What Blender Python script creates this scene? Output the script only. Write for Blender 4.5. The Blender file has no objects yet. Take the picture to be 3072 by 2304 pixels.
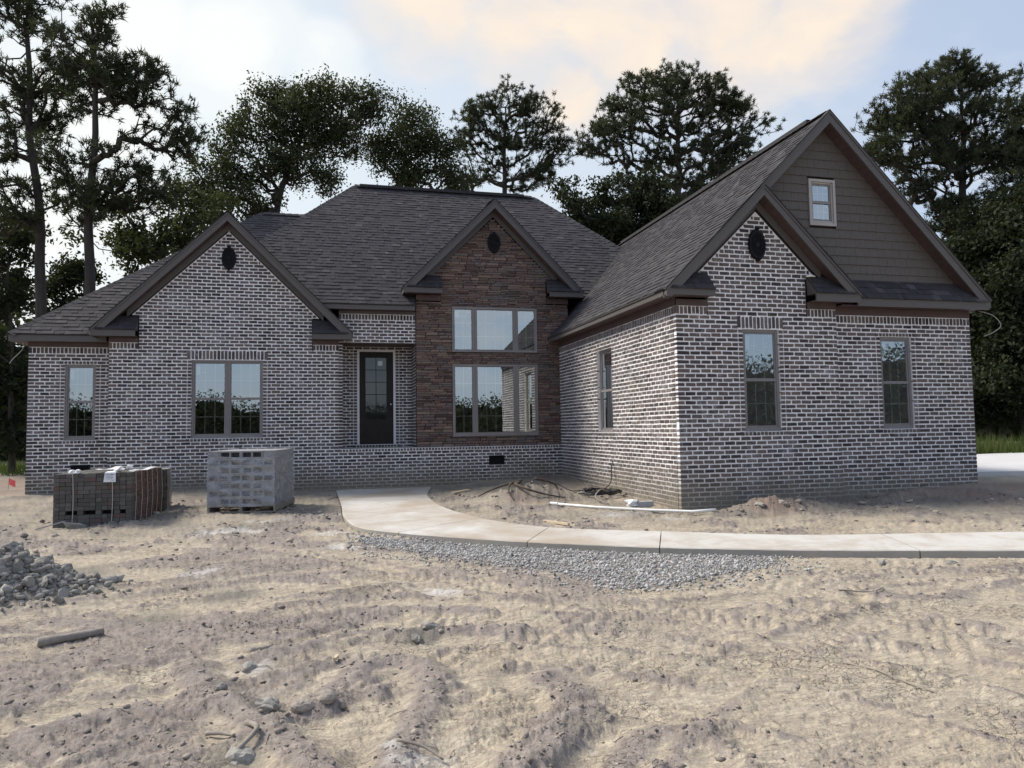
import bpy, bmesh, math, random
import numpy as np
from mathutils import Matrix, Vector

random.seed(7)
RNG = np.random.default_rng(7)
SC = bpy.context.scene
COL = SC.collection
R = math.radians

# ------------------------------------------------------------------ camera
YAW, PITCH, ROLL = R(14.019), R(3.523), R(-0.888)
EYE = np.array([0.0, 0.0, 1.5])
FPX = 2174.31
Fw = np.array([math.sin(YAW)*math.cos(PITCH), math.cos(YAW)*math.cos(PITCH), math.sin(PITCH)])
Rt = np.array([math.cos(YAW), -math.sin(YAW), 0.0]); Up = np.cross(Rt, Fw)
Rt2 = Rt*math.cos(ROLL)+Up*math.sin(ROLL); Up2 = -Rt*math.sin(ROLL)+Up*math.cos(ROLL)
cam = bpy.data.cameras.new('camera'); cam_o = bpy.data.objects.new('camera', cam); COL.objects.link(cam_o)
cam.sensor_fit = 'HORIZONTAL'; cam.sensor_width = 36.0; cam.lens = FPX/3072*36.0
cam.clip_start = 0.05; cam.clip_end = 3000
M = Matrix(((Rt2[0], Up2[0], -Fw[0], EYE[0]), (Rt2[1], Up2[1], -Fw[1], EYE[1]), (Rt2[2], Up2[2], -Fw[2], EYE[2]), (0, 0, 0, 1)))
cam_o.matrix_world = M
SC.camera = cam_o

# ------------------------------------------------------------------ world, sun, exposure
SUN_EL, SUN_AZ = R(47), R(-62)       # azimuth measured from +Y towards +X: a veiled sun to the left, behind the house
w = bpy.data.worlds.new('World'); SC.world = w; w.use_nodes = True
nt = w.node_tree; nt.nodes.clear()
def N(tree, t, **kw):
    n = tree.nodes.new(t)
    for k, v in kw.items():
        if k.startswith('i_'):
            key = k[2:]
            key = int(key) if key.isdigit() else key
            n.inputs[key].default_value = v
        else: setattr(n, k, v)
    return n
def L(tree, a, b): tree.links.new(a, b)
def math_n(tree, op, a, b=None, clamp=False):
    n = tree.nodes.new('ShaderNodeMath'); n.operation = op; n.use_clamp = clamp
    for i, x in enumerate((a, b)):
        if x is None: continue
        if isinstance(x, (int, float)): n.inputs[i].default_value = x
        else: tree.links.new(x, n.inputs[i])
    return n.outputs[0]
def mixc(tree, fac, a, b, blend='MIX'):
    n = tree.nodes.new('ShaderNodeMix'); n.data_type = 'RGBA'; n.blend_type = blend
    for s, x in ((n.inputs[0], fac), (n.inputs[6], a), (n.inputs[7], b)):
        if isinstance(x, (int, float)): s.default_value = x
        elif isinstance(x, (tuple, list)): s.default_value = (*x[:3], 1)
        else: tree.links.new(x, s)
    return n.outputs[2]
def ramp(tree, fac, stops, interp='LINEAR'):
    n = tree.nodes.new('ShaderNodeValToRGB'); cr = n.color_ramp; cr.interpolation = interp
    while len(cr.elements) < len(stops): cr.elements.new(0.5)
    for e, (p, c) in zip(cr.elements, stops):
        e.position = p
        if isinstance(c, (int, float)): c = (c, c, c)
        e.color = (*c, 1)
    tree.links.new(fac, n.inputs[0])
    return n.outputs[0]

tc = N(nt, 'ShaderNodeTexCoord')
sky = N(nt, 'ShaderNodeTexSky'); sky.sky_type = 'NISHITA'; sky.sun_disc = False
sky.sun_elevation = SUN_EL; sky.sun_rotation = SUN_AZ; sky.air_density = 1.0; sky.dust_density = 1.0; sky.ozone_density = 1.5
def dirpx(u, v):
    d = Fw+Rt2*(u-1536)/FPX-Up2*(v-1152)/FPX
    return d/np.linalg.norm(d)
sep = N(nt, 'ShaderNodeSeparateXYZ'); L(nt, tc.outputs['Generated'], sep.inputs[0])
zz = math_n(nt, 'ADD', math_n(nt, 'MAXIMUM', sep.outputs[2], 0.0), 0.22)
cx = math_n(nt, 'DIVIDE', sep.outputs[0], zz); cy = math_n(nt, 'DIVIDE', sep.outputs[1], zz)
cmb = N(nt, 'ShaderNodeCombineXYZ'); L(nt, cx, cmb.inputs[0]); L(nt, cy, cmb.inputs[1])
def wnoise(scale, detail, rough, dist, off):
    mp = N(nt, 'ShaderNodeMapping'); mp.inputs['Location'].default_value = off
    L(nt, cmb.outputs[0], mp.inputs[0])
    n = N(nt, 'ShaderNodeTexNoise', i_Scale=scale, i_Detail=detail, i_Roughness=rough, i_Distortion=dist)
    L(nt, mp.outputs[0], n.inputs['Vector'])
    return n.outputs['Fac']
n_big = wnoise(0.75, 3, 0.5, 0.3, (3.1, 1.7, 0))
n_fine = wnoise(2.6, 9, 0.60, 0.35, (0.4, 5.2, 0))
n_cl = math_n(nt, 'ADD', math_n(nt, 'MULTIPLY', n_big, 0.55), math_n(nt, 'MULTIPLY', n_fine, 0.45))
def blob(u, v, k):
    d = dirpx(u, v)
    dp = N(nt, 'ShaderNodeVectorMath'); dp.operation = 'DOT_PRODUCT'
    L(nt, tc.outputs['Generated'], dp.inputs[0]); dp.inputs[1].default_value = tuple(d)
    e = math_n(nt, 'MULTIPLY', math_n(nt, 'SUBTRACT', dp.outputs['Value'], 1.0), k)
    return math_n(nt, 'EXPONENT', e)
def blobs(lst):
    o = None
    for b in lst:
        x = blob(*b); o = x if o is None else math_n(nt, 'MAXIMUM', o, x)
    return o
warm = blobs([(1300, -60, 130), (1560, 60, 170), (1850, 40, 90), (2200, 60, 110), (2450, 10, 150), (1720, 270, 420), (1900, 150, 200), (1330, 60, 500)])
white = blobs([(700, 150, 170), (420, 60, 220), (960, 210, 420), (250, 350, 120), (100, 700, 60)])
# sky colours are radiance x 10 (the background runs at strength 0.1)
aure = blob(300, 900, 3.2)
base = mixc(nt, 0.62, sky.outputs[0], (4.1, 4.9, 6.5))
base = mixc(nt, math_n(nt, 'MULTIPLY', aure, 0.80), base, (6.5, 6.95, 6.95))
gen = ramp(nt, n_cl, [(0.50, 0.0), (0.64, 0.5)])
base = mixc(nt, gen, base, (6.0, 6.3, 6.5))
n_wisp = wnoise(4.2, 9, 0.58, 0.35, (7.4, 2.2, 0))
def cloudmask(bl, lo, hi, top):
    v = math_n(nt, 'MULTIPLY', bl, math_n(nt, 'ADD', math_n(nt, 'MULTIPLY', n_fine, 1.25), math_n(nt, 'MULTIPLY', n_wisp, 0.75)))
    return ramp(nt, v, [(lo, 0.0), ((lo+hi)/2, top*.55), (hi, top)], 'EASE')
m_w = cloudmask(white, 0.34, 0.98, 0.85)
base = mixc(nt, m_w, base, (7.2, 7.3, 7.1))
m_c = cloudmask(warm, 0.36, 0.92, 0.92)
ccol = mixc(nt, ramp(nt, n_wisp, [(0.36, 0.0), (0.62, 1.0)]), (6.1, 5.6, 5.3), (8.0, 6.6, 5.0))
ccol = mixc(nt, ramp(nt, n_big, [(0.40, 0.0), (0.62, 0.6)]), ccol, (6.3, 5.8, 5.4))
base = mixc(nt, m_c, base, ccol)
bg = N(nt, 'ShaderNodeBackground', i_Strength=0.094); L(nt, base, bg.inputs[0])
wo = N(nt, 'ShaderNodeOutputWorld'); L(nt, bg.outputs[0], wo.inputs[0])

sun = bpy.data.lights.new('sun', 'SUN'); sun.energy = 3.2; sun.angle = R(20); sun.color = (1.0, 0.93, 0.82)
sun_o = bpy.data.objects.new('sun', sun); COL.objects.link(sun_o)
sd = Vector((math.sin(SUN_AZ)*math.cos(SUN_EL), math.cos(SUN_AZ)*math.cos(SUN_EL), math.sin(SUN_EL)))
sun_o.rotation_euler = (-sd).to_track_quat('-Z', 'Y').to_euler(); sun_o.location = sd*60

SC.view_settings.view_transform = 'Standard'; SC.view_settings.look = 'None'
SC.view_settings.gamma = 1.0; SC.view_settings.exposure = 0.60; SC.view_settings.use_curve_mapping = False
SC.cycles.max_bounces = 5; SC.cycles.diffuse_bounces = 3; SC.cycles.glossy_bounces = 3; SC.cycles.transmission_bounces = 3; SC.cycles.transparent_max_bounces = 12; SC.cycles.caustics_reflective = False; SC.cycles.caustics_refractive = False

# ------------------------------------------------------------------ helpers
def link(name, me, mat=None, parent=None):
    o = bpy.data.objects.new(name, me); COL.objects.link(o)
    if mat is not None and me is not None and not me.materials: me.materials.append(mat)
    if parent is not None: o.parent = parent
    return o
def tag(o, label=None, cat=None, group=None, kind=None):
    if label: o['label'] = label
    if cat: o['category'] = cat
    if group: o['group'] = group
    if kind: o['kind'] = kind
    return o
def empty(name, loc=(0, 0, 0), rz=0, parent=None):
    o = bpy.data.objects.new(name, None); COL.objects.link(o); o.location = loc; o.rotation_euler = (0, 0, rz); o.empty_display_size = 0.2
    if parent: o.parent = parent
    return o
class MB:
    def __init__(s): s.v = []; s.f = []; s.r = []
    def add(s, vs, fs, r=None):
        b = len(s.v); s.v.extend([tuple(map(float, x)) for x in vs]); s.f.extend([tuple(b+i for i in f) for f in fs])
        s.r.extend([random.random() if r is None else r]*len(fs))
    def box(s, x0, x1, y0, y1, z0, z1, r=None):
        s.add([(x0, y0, z0), (x1, y0, z0), (x1, y1, z0), (x0, y1, z0), (x0, y0, z1), (x1, y0, z1), (x1, y1, z1), (x0, y1, z1)],
              [(0, 3, 2, 1), (4, 5, 6, 7), (0, 1, 5, 4), (1, 2, 6, 5), (2, 3, 7, 6), (3, 0, 4, 7)], r)
    def prism(s, poly, a, b, axis='Y', r=None):
        """poly: list of 2-D points; extruded from a to b along axis"""
        n = len(poly)
        if axis == 'Y': P = [(p[0], a, p[1]) for p in poly]+[(p[0], b, p[1]) for p in poly]
        elif axis == 'X': P = [(a, p[0], p[1]) for p in poly]+[(b, p[0], p[1]) for p in poly]
        else: P = [(p[0], p[1], a) for p in poly]+[(p[0], p[1], b) for p in poly]
        s.add(P, [tuple(range(n)), tuple(range(2*n-1, n-1, -1))]+[(i, i+n, (i+1) % n+n, (i+1) % n) for i in range(n)], r)
    def hexa(s, pts, r=None):
        s.add(pts, [(0, 3, 2, 1), (4, 5, 6, 7), (0, 1, 5, 4), (1, 2, 6, 5), (2, 3, 7, 6), (3, 0, 4, 7)], r)
    def tube(s, pts, rad, n=8, r=None, cap=True):
        pts = [Vector(p) for p in pts]; rads = rad if isinstance(rad, (list, tuple)) else [rad]*len(pts)
        rings = []; prev = None
        for i, p in enumerate(pts):
            t = (pts[min(i+1, len(pts)-1)]-pts[max(i-1, 0)])
            t = t.normalized() if t.length > 1e-9 else Vector((0, 0, 1))
            if prev is None: a = t.orthogonal().normalized()
            else:
                a = prev-t*prev.dot(t)
                a = a.normalized() if a.length > 1e-6 else t.orthogonal().normalized()
            prev = a; b = t.cross(a)
            rings.append([p+(a*math.cos(2*math.pi*k/n)+b*math.sin(2*math.pi*k/n))*rads[i] for k in range(n)])
        vs = [q for rg in rings for q in rg]; fs = []
        for i in range(len(pts)-1):
            for k in range(n): fs.append((i*n+k, i*n+(k+1) % n, (i+1)*n+(k+1) % n, (i+1)*n+k))
        if cap: fs.append(tuple(range(n-1, -1, -1))); fs.append(tuple((len(pts)-1)*n+k for k in range(n)))
        s.add(vs, fs, r)
    def mesh(s, name, smooth=False, origin=None):
        me = bpy.data.meshes.new(name)
        V = s.v
        if origin is not None: V = [(a-origin[0], b-origin[1], c-origin[2]) for a, b, c in V]
        me.from_pydata(V, [], s.f)
        at = me.attributes.new('rnd', 'FLOAT', 'FACE'); at.data.foreach_set('value', np.array(s.r, dtype=np.float32))
        if smooth: me.polygons.foreach_set('use_smooth', np.ones(len(me.polygons), dtype=bool))
        me.update(); return me
    def build(s, name, mat, parent=None, smooth=False, kind=None, origin=None):
        o = link(name, s.mesh(name, smooth, origin), mat, parent)
        if origin is not None: o.location = origin
        if kind: o['kind'] = kind
        return o
def np_mesh(name, V, F, mat, parent=None, rnd=None, smooth=False, kind=None, cols=None):
    """fast mesh from numpy; F is (n,k) with constant k"""
    me = bpy.data.meshes.new(name); V = np.asarray(V, np.float32); F = np.asarray(F, np.int32)
    n, k = F.shape
    me.vertices.add(len(V)); me.vertices.foreach_set('co', V.ravel())
    me.loops.add(n*k); me.loops.foreach_set('vertex_index', F.ravel())
    me.polygons.add(n); me.polygons.foreach_set('loop_start', np.arange(0, n*k, k, dtype=np.int32))
    try: me.polygons.foreach_set('loop_total', np.full(n, k, np.int32))
    except Exception: pass
    if smooth: me.polygons.foreach_set('use_smooth', np.ones(n, dtype=bool))
    if rnd is not None:
        at = me.attributes.new('rnd', 'FLOAT', 'FACE'); at.data.foreach_set('value', np.asarray(rnd, np.float32))
    if cols is not None:
        for nm, c in cols.items():
            at = me.attributes.new(nm, 'FLOAT_COLOR', 'POINT'); at.data.foreach_set('color', np.asarray(c, np.float32).ravel())
    me.update(calc_edges=True); me.validate()
    o = link(name, me, mat, parent)
    if kind: o['kind'] = kind
    return o

# ------------------------------------------------------------------ materials
def newmat(name):
    m = bpy.data.materials.new(name); m.use_nodes = True
    t = m.node_tree; b = t.nodes['Principled BSDF']
    return m, t, b
def tnoise(t, vec, scale, detail=4, rough=0.55, dist=0.0):
    n = N(t, 'ShaderNodeTexNoise', i_Scale=scale, i_Detail=detail, i_Roughness=rough, i_Distortion=dist)
    if vec is not None: L(t, vec, n.inputs['Vector'])
    return n.outputs['Fac']
def posn(t): return N(t, 'ShaderNodeNewGeometry').outputs['Position']
def rndsrc(t, single):
    if single: return N(t, 'ShaderNodeObjectInfo').outputs['Random']
    a = N(t, 'ShaderNodeAttribute'); a.attribute_name = 'rnd'; return a.outputs['Fac']
def bump(t, b, h, strength=0.3, dist=0.01):
    n = N(t, 'ShaderNodeBump', i_Strength=strength, i_Distance=dist); L(t, h, n.inputs['Height']); L(t, n.outputs[0], b.inputs['Normal'])
def stain_z(t, p, z0, z1, ns=1.3):
    s = N(t, 'ShaderNodeSeparateXYZ'); L(t, p, s.inputs[0])
    z = math_n(t, 'ADD', s.outputs[2], math_n(t, 'MULTIPLY', math_n(t, 'SUBTRACT', tnoise(t, p, ns, 5), 0.5), 0.9))
    mr = N(t, 'ShaderNodeMapRange'); mr.inputs[1].default_value = z0; mr.inputs[2].default_value = z1
    mr.inputs[3].default_value = 1.0; mr.inputs[4].default_value = 0.0; L(t, z, mr.inputs[0])
    return mr.outputs[0]
def make_brick_mat(name, single):
    m, t, b = newmat(name); p = posn(t); r = rndsrc(t, single)
    c = ramp(t, r, [(0.0, (0.037, 0.031, 0.035)), (0.13, (0.063, 0.052, 0.056)), (0.4, (0.104, 0.086, 0.088)), (0.7, (0.130, 0.108, 0.104)), (0.93, (0.158, 0.127, 0.122)), (1.0, (0.175, 0.132, 0.118))])
    big = tnoise(t, p, 0.7, 3)
    c = mixc(t, ramp(t, big, [(0.4, 0.0), (0.62, 0.55)]), c, mixc(t, 1.0, c, (1.10, 1.03, 0.86), 'MULTIPLY'))
    c = mixc(t, ramp(t, tnoise(t, p, 22, 5, 0.7), [(0.3, 0.55), (0.75, 0.0)]), c, mixc(t, 1.0, c, (0.62, 0.6, 0.62), 'MULTIPLY'))
    dust = ramp(t, math_n(t, 'MULTIPLY', tnoise(t, p, 2.4, 6, 0.65), tnoise(t, p, 30, 4, 0.7)), [(0.27, 0.0), (0.40, 0.6)])
    c = mixc(t, dust, c, (0.42, 0.42, 0.44))
    c = mixc(t, math_n(t, 'MULTIPLY', stain_z(t, p, 0.10, 0.75), 0.8), c, (0.215, 0.19, 0.15))
    L(t, c, b.inputs['Base Color']); b.inputs['Roughness'].default_value = 0.88
    bump(t, b, tnoise(t, p, 70, 5, 0.7), 0.45, 0.006)
    return m
MAT = {}
MAT['brick'] = make_brick_mat('brick_merged', False)
MAT['brick1'] = make_brick_mat('brick_single', True)
def mk_mortar():
    m, t, b = newmat('mortar'); p = posn(t)
    c = mixc(t, ramp(t, tnoise(t, p, 3.5, 5, 0.6), [(0.35, 0.0), (0.7, 1.0)]), (0.80, 0.78, 0.785), (0.88, 0.865, 0.875))
    c = mixc(t, ramp(t, tnoise(t, p, 40, 4, 0.7), [(0.35, 0.25), (0.55, 0.0)]), c, (0.62, 0.61, 0.60))
    c = mixc(t, math_n(t, 'MULTIPLY', stain_z(t, p, 0.15, 0.85), 0.92), c, (0.27, 0.235, 0.185))
    L(t, c, b.inputs['Base Color']); b.inputs['Roughness'].default_value = 0.95
    bump(t, b, tnoise(t, p, 60, 4, 0.7), 0.5, 0.008)
    return m
MAT['mortar'] = mk_mortar()
def make_stone_mat(name, single):
    m, t, b = newmat(name); p = posn(t); r = rndsrc(t, single)
    c = ramp(t, r, [(0.0, (0.088, 0.058, 0.051)), (0.2, (0.195, 0.128, 0.106)), (0.4, (0.25, 0.166, 0.132)), (0.55, (0.148, 0.104, 0.10)), (0.7, (0.295, 0.215, 0.165)), (0.85, (0.185, 0.165, 0.155)), (1.0, (0.155, 0.104, 0.101))])
    c = mixc(t, ramp(t, tnoise(t, p, 0.9, 3), [(0.56, 0.0), (0.70, 0.55)]), c, (0.18, 0.165, 0.152))
    c = mixc(t, ramp(t, tnoise(t, p, 26, 6, 0.7), [(0.3, 0.7), (0.7, 0.0)]), c, mixc(t, 1.0, c, (0.5, 0.47, 0.47), 'MULTIPLY'))
    L(t, c, b.inputs['Base Color']); b.inputs['Roughness'].default_value = 0.85
    bump(t, b, tnoise(t, p, 34, 6, 0.7), 0.8, 0.015)
    return m
MAT['stone'] = make_stone_mat('stone_merged', False); MAT['stone1'] = make_stone_mat('stone_single', True)
def make_shingle_mat(name, single):
    m, t, b = newmat(name); p = posn(t); r = rndsrc(t, single)
    c = ramp(t, r, [(0.0, (0.030, 0.027, 0.032)), (0.3, (0.041, 0.037, 0.043)), (0.8, (0.050, 0.045, 0.051)), (0.95, (0.064, 0.058, 0.063)), (1.0, (0.095, 0.086, 0.088))])
    c = mixc(t, ramp(t, tnoise(t, p, 140, 3, 0.8), [(0.35, 0.5), (0.65, 0.0)]), c, mixc(t, 1.0, c, (0.55, 0.55, 0.55), 'MULTIPLY'))
    c = mixc(t, ramp(t, tnoise(t, p, 0.8, 3), [(0.4, 0.0), (0.7, 0.3)]), c, (0.055, 0.05, 0.052))
    L(t, c, b.inputs['Base Color']); b.inputs['Roughness'].default_value = 0.93
    bump(t, b, tnoise(t, p, 160, 3, 0.8), 0.5, 0.004)
    return m
MAT['shingle'] = make_shingle_mat('shingle_merged', False); MAT['shingle1'] = make_shingle_mat('shingle_single', True)
def simple(name, c1, c2, scale=8, rough=0.6, bumps=0.15, stretch=None, detail=5, spec=None, bscale=None):
    m, t, b = newmat(name); p = posn(t)
    if stretch:
        mp = N(t, 'ShaderNodeMapping'); mp.inputs['Scale'].default_value = stretch; L(t, p, mp.inputs[0]); p = mp.outputs[0]
    n = tnoise(t, p, scale, detail, 0.6)
    c = mixc(t, ramp(t, n, [(0.3, 0.0), (0.7, 1.0)]), c1, c2)
    L(t, c, b.inputs['Base Color']); b.inputs['Roughness'].default_value = rough
    if spec is not None: b.inputs['Specular IOR Level'].default_value = spec
    if bumps: bump(t, b, tnoise(t, p, bscale or scale*5, 4, 0.6), bumps, 0.005)
    return m
MAT['trim'] = simple('trim_paint', (0.088, 0.079, 0.075), (0.110, 0.099, 0.094), 5, 0.55, 0.2, (1, 1, 14))
MAT['soffit'] = simple('shaded_trim_paint', (0.075, 0.047, 0.045), (0.10, 0.066, 0.062), 4, 0.6, 0.1)  # same paint as the trim, with the under-eave shade put into the colour
MAT['siding'] = simple('siding_shake', (0.085, 0.074, 0.066), (0.125, 0.110, 0.098), 5, 0.75, 0.5, (16, 16, 0.8))
MAT['frame'] = simple('window_vinyl', (0.205, 0.188, 0.186), (0.24, 0.222, 0.218), 3, 0.45, 0.0)
MAT['frame_light'] = simple('gable_window_casing', (0.36, 0.33, 0.31), (0.42, 0.39, 0.37), 3, 0.5, 0.0)
MAT['muntin'] = simple('muntin_bar', (0.60, 0.59, 0.57), (0.66, 0.65, 0.63), 3, 0.5, 0.0)
MAT['paper'] = simple('paper_sticker', (0.75, 0.77, 0.78), (0.82, 0.83, 0.83), 60, 0.8, 0.0)
MAT['print'] = simple('printed_ink', (0.16, 0.22, 0.30), (0.22, 0.27, 0.34), 60, 0.8, 0.0)
MAT['door'] = simple('door_paint', (0.020, 0.016, 0.015), (0.028, 0.022, 0.020), 6, 0.5, 0.05, spec=.2)
MAT['casing'] = simple('door_casing_paint', (0.74, 0.73, 0.76), (0.80, 0.79, 0.82), 6, 0.5, 0.05)
MAT['black'] = simple('black_iron', (0.008, 0.008, 0.011), (0.014, 0.014, 0.018), 9, 0.6, 0.1, spec=.2)
MAT['void'] = simple('dark_recess', (0.006, 0.006, 0.007), (0.009, 0.009, 0.01), 9, 0.9, 0.0)
MAT['metal'] = simple('door_hardware', (0.55, 0.54, 0.52), (0.6, 0.6, 0.58), 9, 0.25, 0.0); MAT['metal'].node_tree.nodes['Principled BSDF'].inputs['Metallic'].default_value = 1.0
MAT['interior'] = simple('drywall', (0.30, 0.29, 0.27), (0.36, 0.35, 0.33), 2, 0.9, 0.0)
MAT['subfloor'] = simple('subfloor', (0.18, 0.14, 0.10), (0.24, 0.19, 0.13), 4, 0.9, 0.0)
MAT['lumber'] = simple('raw_lumber', (0.52, 0.42, 0.28), (0.62, 0.52, 0.37), 12, 0.8, 0.2, (1, 8, 8))
MAT['pallet'] = simple('weathered_pallet', (0.20, 0.175, 0.145), (0.30, 0.265, 0.22), 10, 0.9, 0.4, (2, 2, 20))
MAT['cmu'] = simple('concrete_block', (0.23, 0.23, 0.24), (0.32, 0.32, 0.33), 14, 0.95, 0.5, bscale=160)
MAT['pvc'] = simple('white_pvc', (0.74, 0.73, 0.70), (0.82, 0.81, 0.78), 6, 0.35, 0.0)
MAT['cable'] = simple('black_cable', (0.014, 0.014, 0.016), (0.022, 0.022, 0.024), 12, 0.45, 0.0)
MAT['strap'] = simple('strap_plastic', (0.40, 0.38, 0.33), (0.50, 0.47, 0.42), 9, 0.5, 0.0)
MAT['whitebag'] = simple('white_plastic', (0.70, 0.71, 0.72), (0.80, 0.80, 0.80), 20, 0.5, 0.3)
MAT['greyboard'] = simple('grey_plastic_scrap', (0.34, 0.35, 0.38), (0.42, 0.43, 0.46), 10, 0.6, 0.1)
MAT['pink'] = simple('pink_flag', (0.75, 0.10, 0.12), (0.85, 0.16, 0.17), 10, 0.6, 0.0)
MAT['root'] = simple('dark_root', (0.05, 0.038, 0.03), (0.10, 0.075, 0.055), 14, 0.9, 0.5)
MAT['stick'] = simple('weathered_stick', (0.20, 0.17, 0.145), (0.33, 0.29, 0.25), 16, 0.9, 0.5)
MAT['bark'] = simple('bark', (0.030, 0.026, 0.023), (0.065, 0.055, 0.047), 10, 0.95, 0.8, (1, 1, 0.25))
MAT['palletbrick'] = simple('pallet_brick', (0.085, 0.078, 0.070), (0.12, 0.11, 0.10), 20, 0.9, 0.4)
def mk_palletbrick():
    m, t, b = newmat('cube_brick'); p = posn(t); r = N(t, 'ShaderNodeObjectInfo').outputs['Random']
    c = ramp(t, r, [(0.0, (0.085, 0.078, 0.070)), (0.5, (0.115, 0.106, 0.096)), (0.93, (0.145, 0.134, 0.121)), (0.95, (0.14, 0.088, 0.076)), (1.0, (0.145, 0.095, 0.082))])
    c = mixc(t, ramp(t, tnoise(t, p, 30, 5, 0.7), [(0.3, 0.6), (0.7, 0.0)]), c, mixc(t, 1.0, c, (0.6, 0.6, 0.6), 'MULTIPLY'))
    L(t, c, b.inputs['Base Color']); b.inputs['Roughness'].default_value = 0.9
    bump(t, b, tnoise(t, p, 80, 4, 0.7), 0.4, 0.004)
    return m
MAT['cube_brick'] = mk_palletbrick()
MAT['cube_brick_red'] = simple('cube_brick_side', (0.085, 0.050, 0.040), (0.165, 0.098, 0.075), 24, 0.9, 0.5)
def mk_glass(name, fac, tint=(0.92, 0.95, 0.95), rough=0.0):
    m = bpy.data.materials.new(name); m.use_nodes = True; t = m.node_tree; t.nodes.clear()
    tr = N(t, 'ShaderNodeBsdfTransparent'); tr.inputs[0].default_value = (*tint, 1)
    gl = N(t, 'ShaderNodeBsdfGlossy'); gl.inputs['Roughness'].default_value = rough; gl.inputs['Color'].default_value = (0.88, 0.93, 0.93, 1)
    if rough == 0.0:
        p = posn(t); bp = N(t, 'ShaderNodeBump', i_Strength=0.02, i_Distance=0.02); L(t, tnoise(t, p, 1.6, 2), bp.inputs['Height']); L(t, bp.outputs[0], gl.inputs['Normal'])
    fr = N(t, 'ShaderNodeFresnel', i_IOR=1.5)
    f = math_n(t, 'ADD', math_n(t, 'MULTIPLY', fr.outputs[0], 0.8), fac, True)
    mx = N(t, 'ShaderNodeMixShader'); L(t, f, mx.inputs[0]); L(t, tr.outputs[0], mx.inputs[1]); L(t, gl.outputs[0], mx.inputs[2])
    o = N(t, 'ShaderNodeOutputMaterial'); L(t, mx.outputs[0], o.inputs[0]); return m
MAT['glass'] = mk_glass('window_glass', 0.44)
MAT['doorglass'] = mk_glass('door_glass', 0.05)
def mk_film(name, white, gloss, scale, lo=0.45, hi=0.75, col=(0.62, 0.63, 0.67)):
    m = bpy.data.materials.new(name); m.use_nodes = True; t = m.node_tree; t.nodes.clear(); p = posn(t)
    tr = N(t, 'ShaderNodeBsdfTransparent'); tr.inputs[0].default_value = (0.93, 0.94, 0.95, 1)
    df = N(t, 'ShaderNodeBsdfDiffuse'); df.inputs[0].default_value = (*col, 1)
    gl = N(t, 'ShaderNodeBsdfGlossy'); gl.inputs['Roughness'].default_value = 0.32
    bpn = N(t, 'ShaderNodeBump', i_Strength=0.8, i_Distance=0.03); L(t, tnoise(t, p, scale*2.2, 4, 0.5, 1.5), bpn.inputs['Height']); L(t, bpn.outputs[0], gl.inputs['Normal'])
    mp = N(t, 'ShaderNodeMapping'); mp.inputs['Scale'].default_value = (1, 1, 2.2); L(t, p, mp.inputs[0])
    f = ramp(t, tnoise(t, mp.outputs[0], scale, 5, 0.6, 0.6), [(lo, white*0.25), (hi, white)])
    m1 = N(t, 'ShaderNodeMixShader'); L(t, f, m1.inputs[0]); L(t, tr.outputs[0], m1.inputs[1]); L(t, df.outputs[0], m1.inputs[2])
    m2 = N(t, 'ShaderNodeMixShader'); m2.inputs[0].default_value = gloss; L(t, m1.outputs[0], m2.inputs[1]); L(t, gl.outputs[0], m2.inputs[2])
    o = N(t, 'ShaderNodeOutputMaterial'); L(t, m2.outputs[0], o.inputs[0]); return m
MAT['film'] = mk_film('crinkled_film', 0.08, 0.025, 9, .56, .72)
MAT['wrap'] = mk_film('stretch_wrap', 0.40, 0.10, 4.0, 0.42, 0.66)
def mk_leaf(name, c1, c2, c3):
    m, t, b = newmat(name); r = rndsrc(t, False); p = posn(t)
    c = ramp(t, r, [(0.0, c1), (0.6, c2), (1.0, c3)])
    c = mixc(t, ramp(t, tnoise(t, p, 0.8, 3), [(0.35, 0.0), (0.65, 0.5)]), c, c1)
    L(t, c, b.inputs['Base Color']); b.inputs['Roughness'].default_value = 0.75; b.inputs['Specular IOR Level'].default_value = 0.25
    tl = N(t, 'ShaderNodeBsdfTranslucent'); L(t, mixc(t, 1.0, c, (1.3, 1.35, 0.7), 'MULTIPLY'), tl.inputs[0])
    mx = N(t, 'ShaderNodeMixShader'); mx.inputs[0].default_value = 0.28
    out = t.nodes['Material Output']; L(t, b.outputs[0], mx.inputs[1]); L(t, tl.outputs[0], mx.inputs[2]); L(t, mx.outputs[0], out.inputs[0])
    return m
MAT['needle'] = mk_leaf('pine_needles', (0.034, 0.042, 0.025), (0.056, 0.068, 0.036), (0.095, 0.105, 0.052))
MAT['leaf'] = mk_leaf('hardwood_leaves', (0.034, 0.042, 0.019), (0.056, 0.068, 0.028), (0.10, 0.11, 0.045))
MAT['darkleaf'] = mk_leaf('understory_leaves', (0.016, 0.022, 0.012), (0.030, 0.040, 0.018), (0.060, 0.068, 0.028))
MAT['grass'] = mk_leaf('tall_grass', (0.055, 0.085, 0.022), (0.085, 0.12, 0.034), (0.16, 0.17, 0.06))

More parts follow.
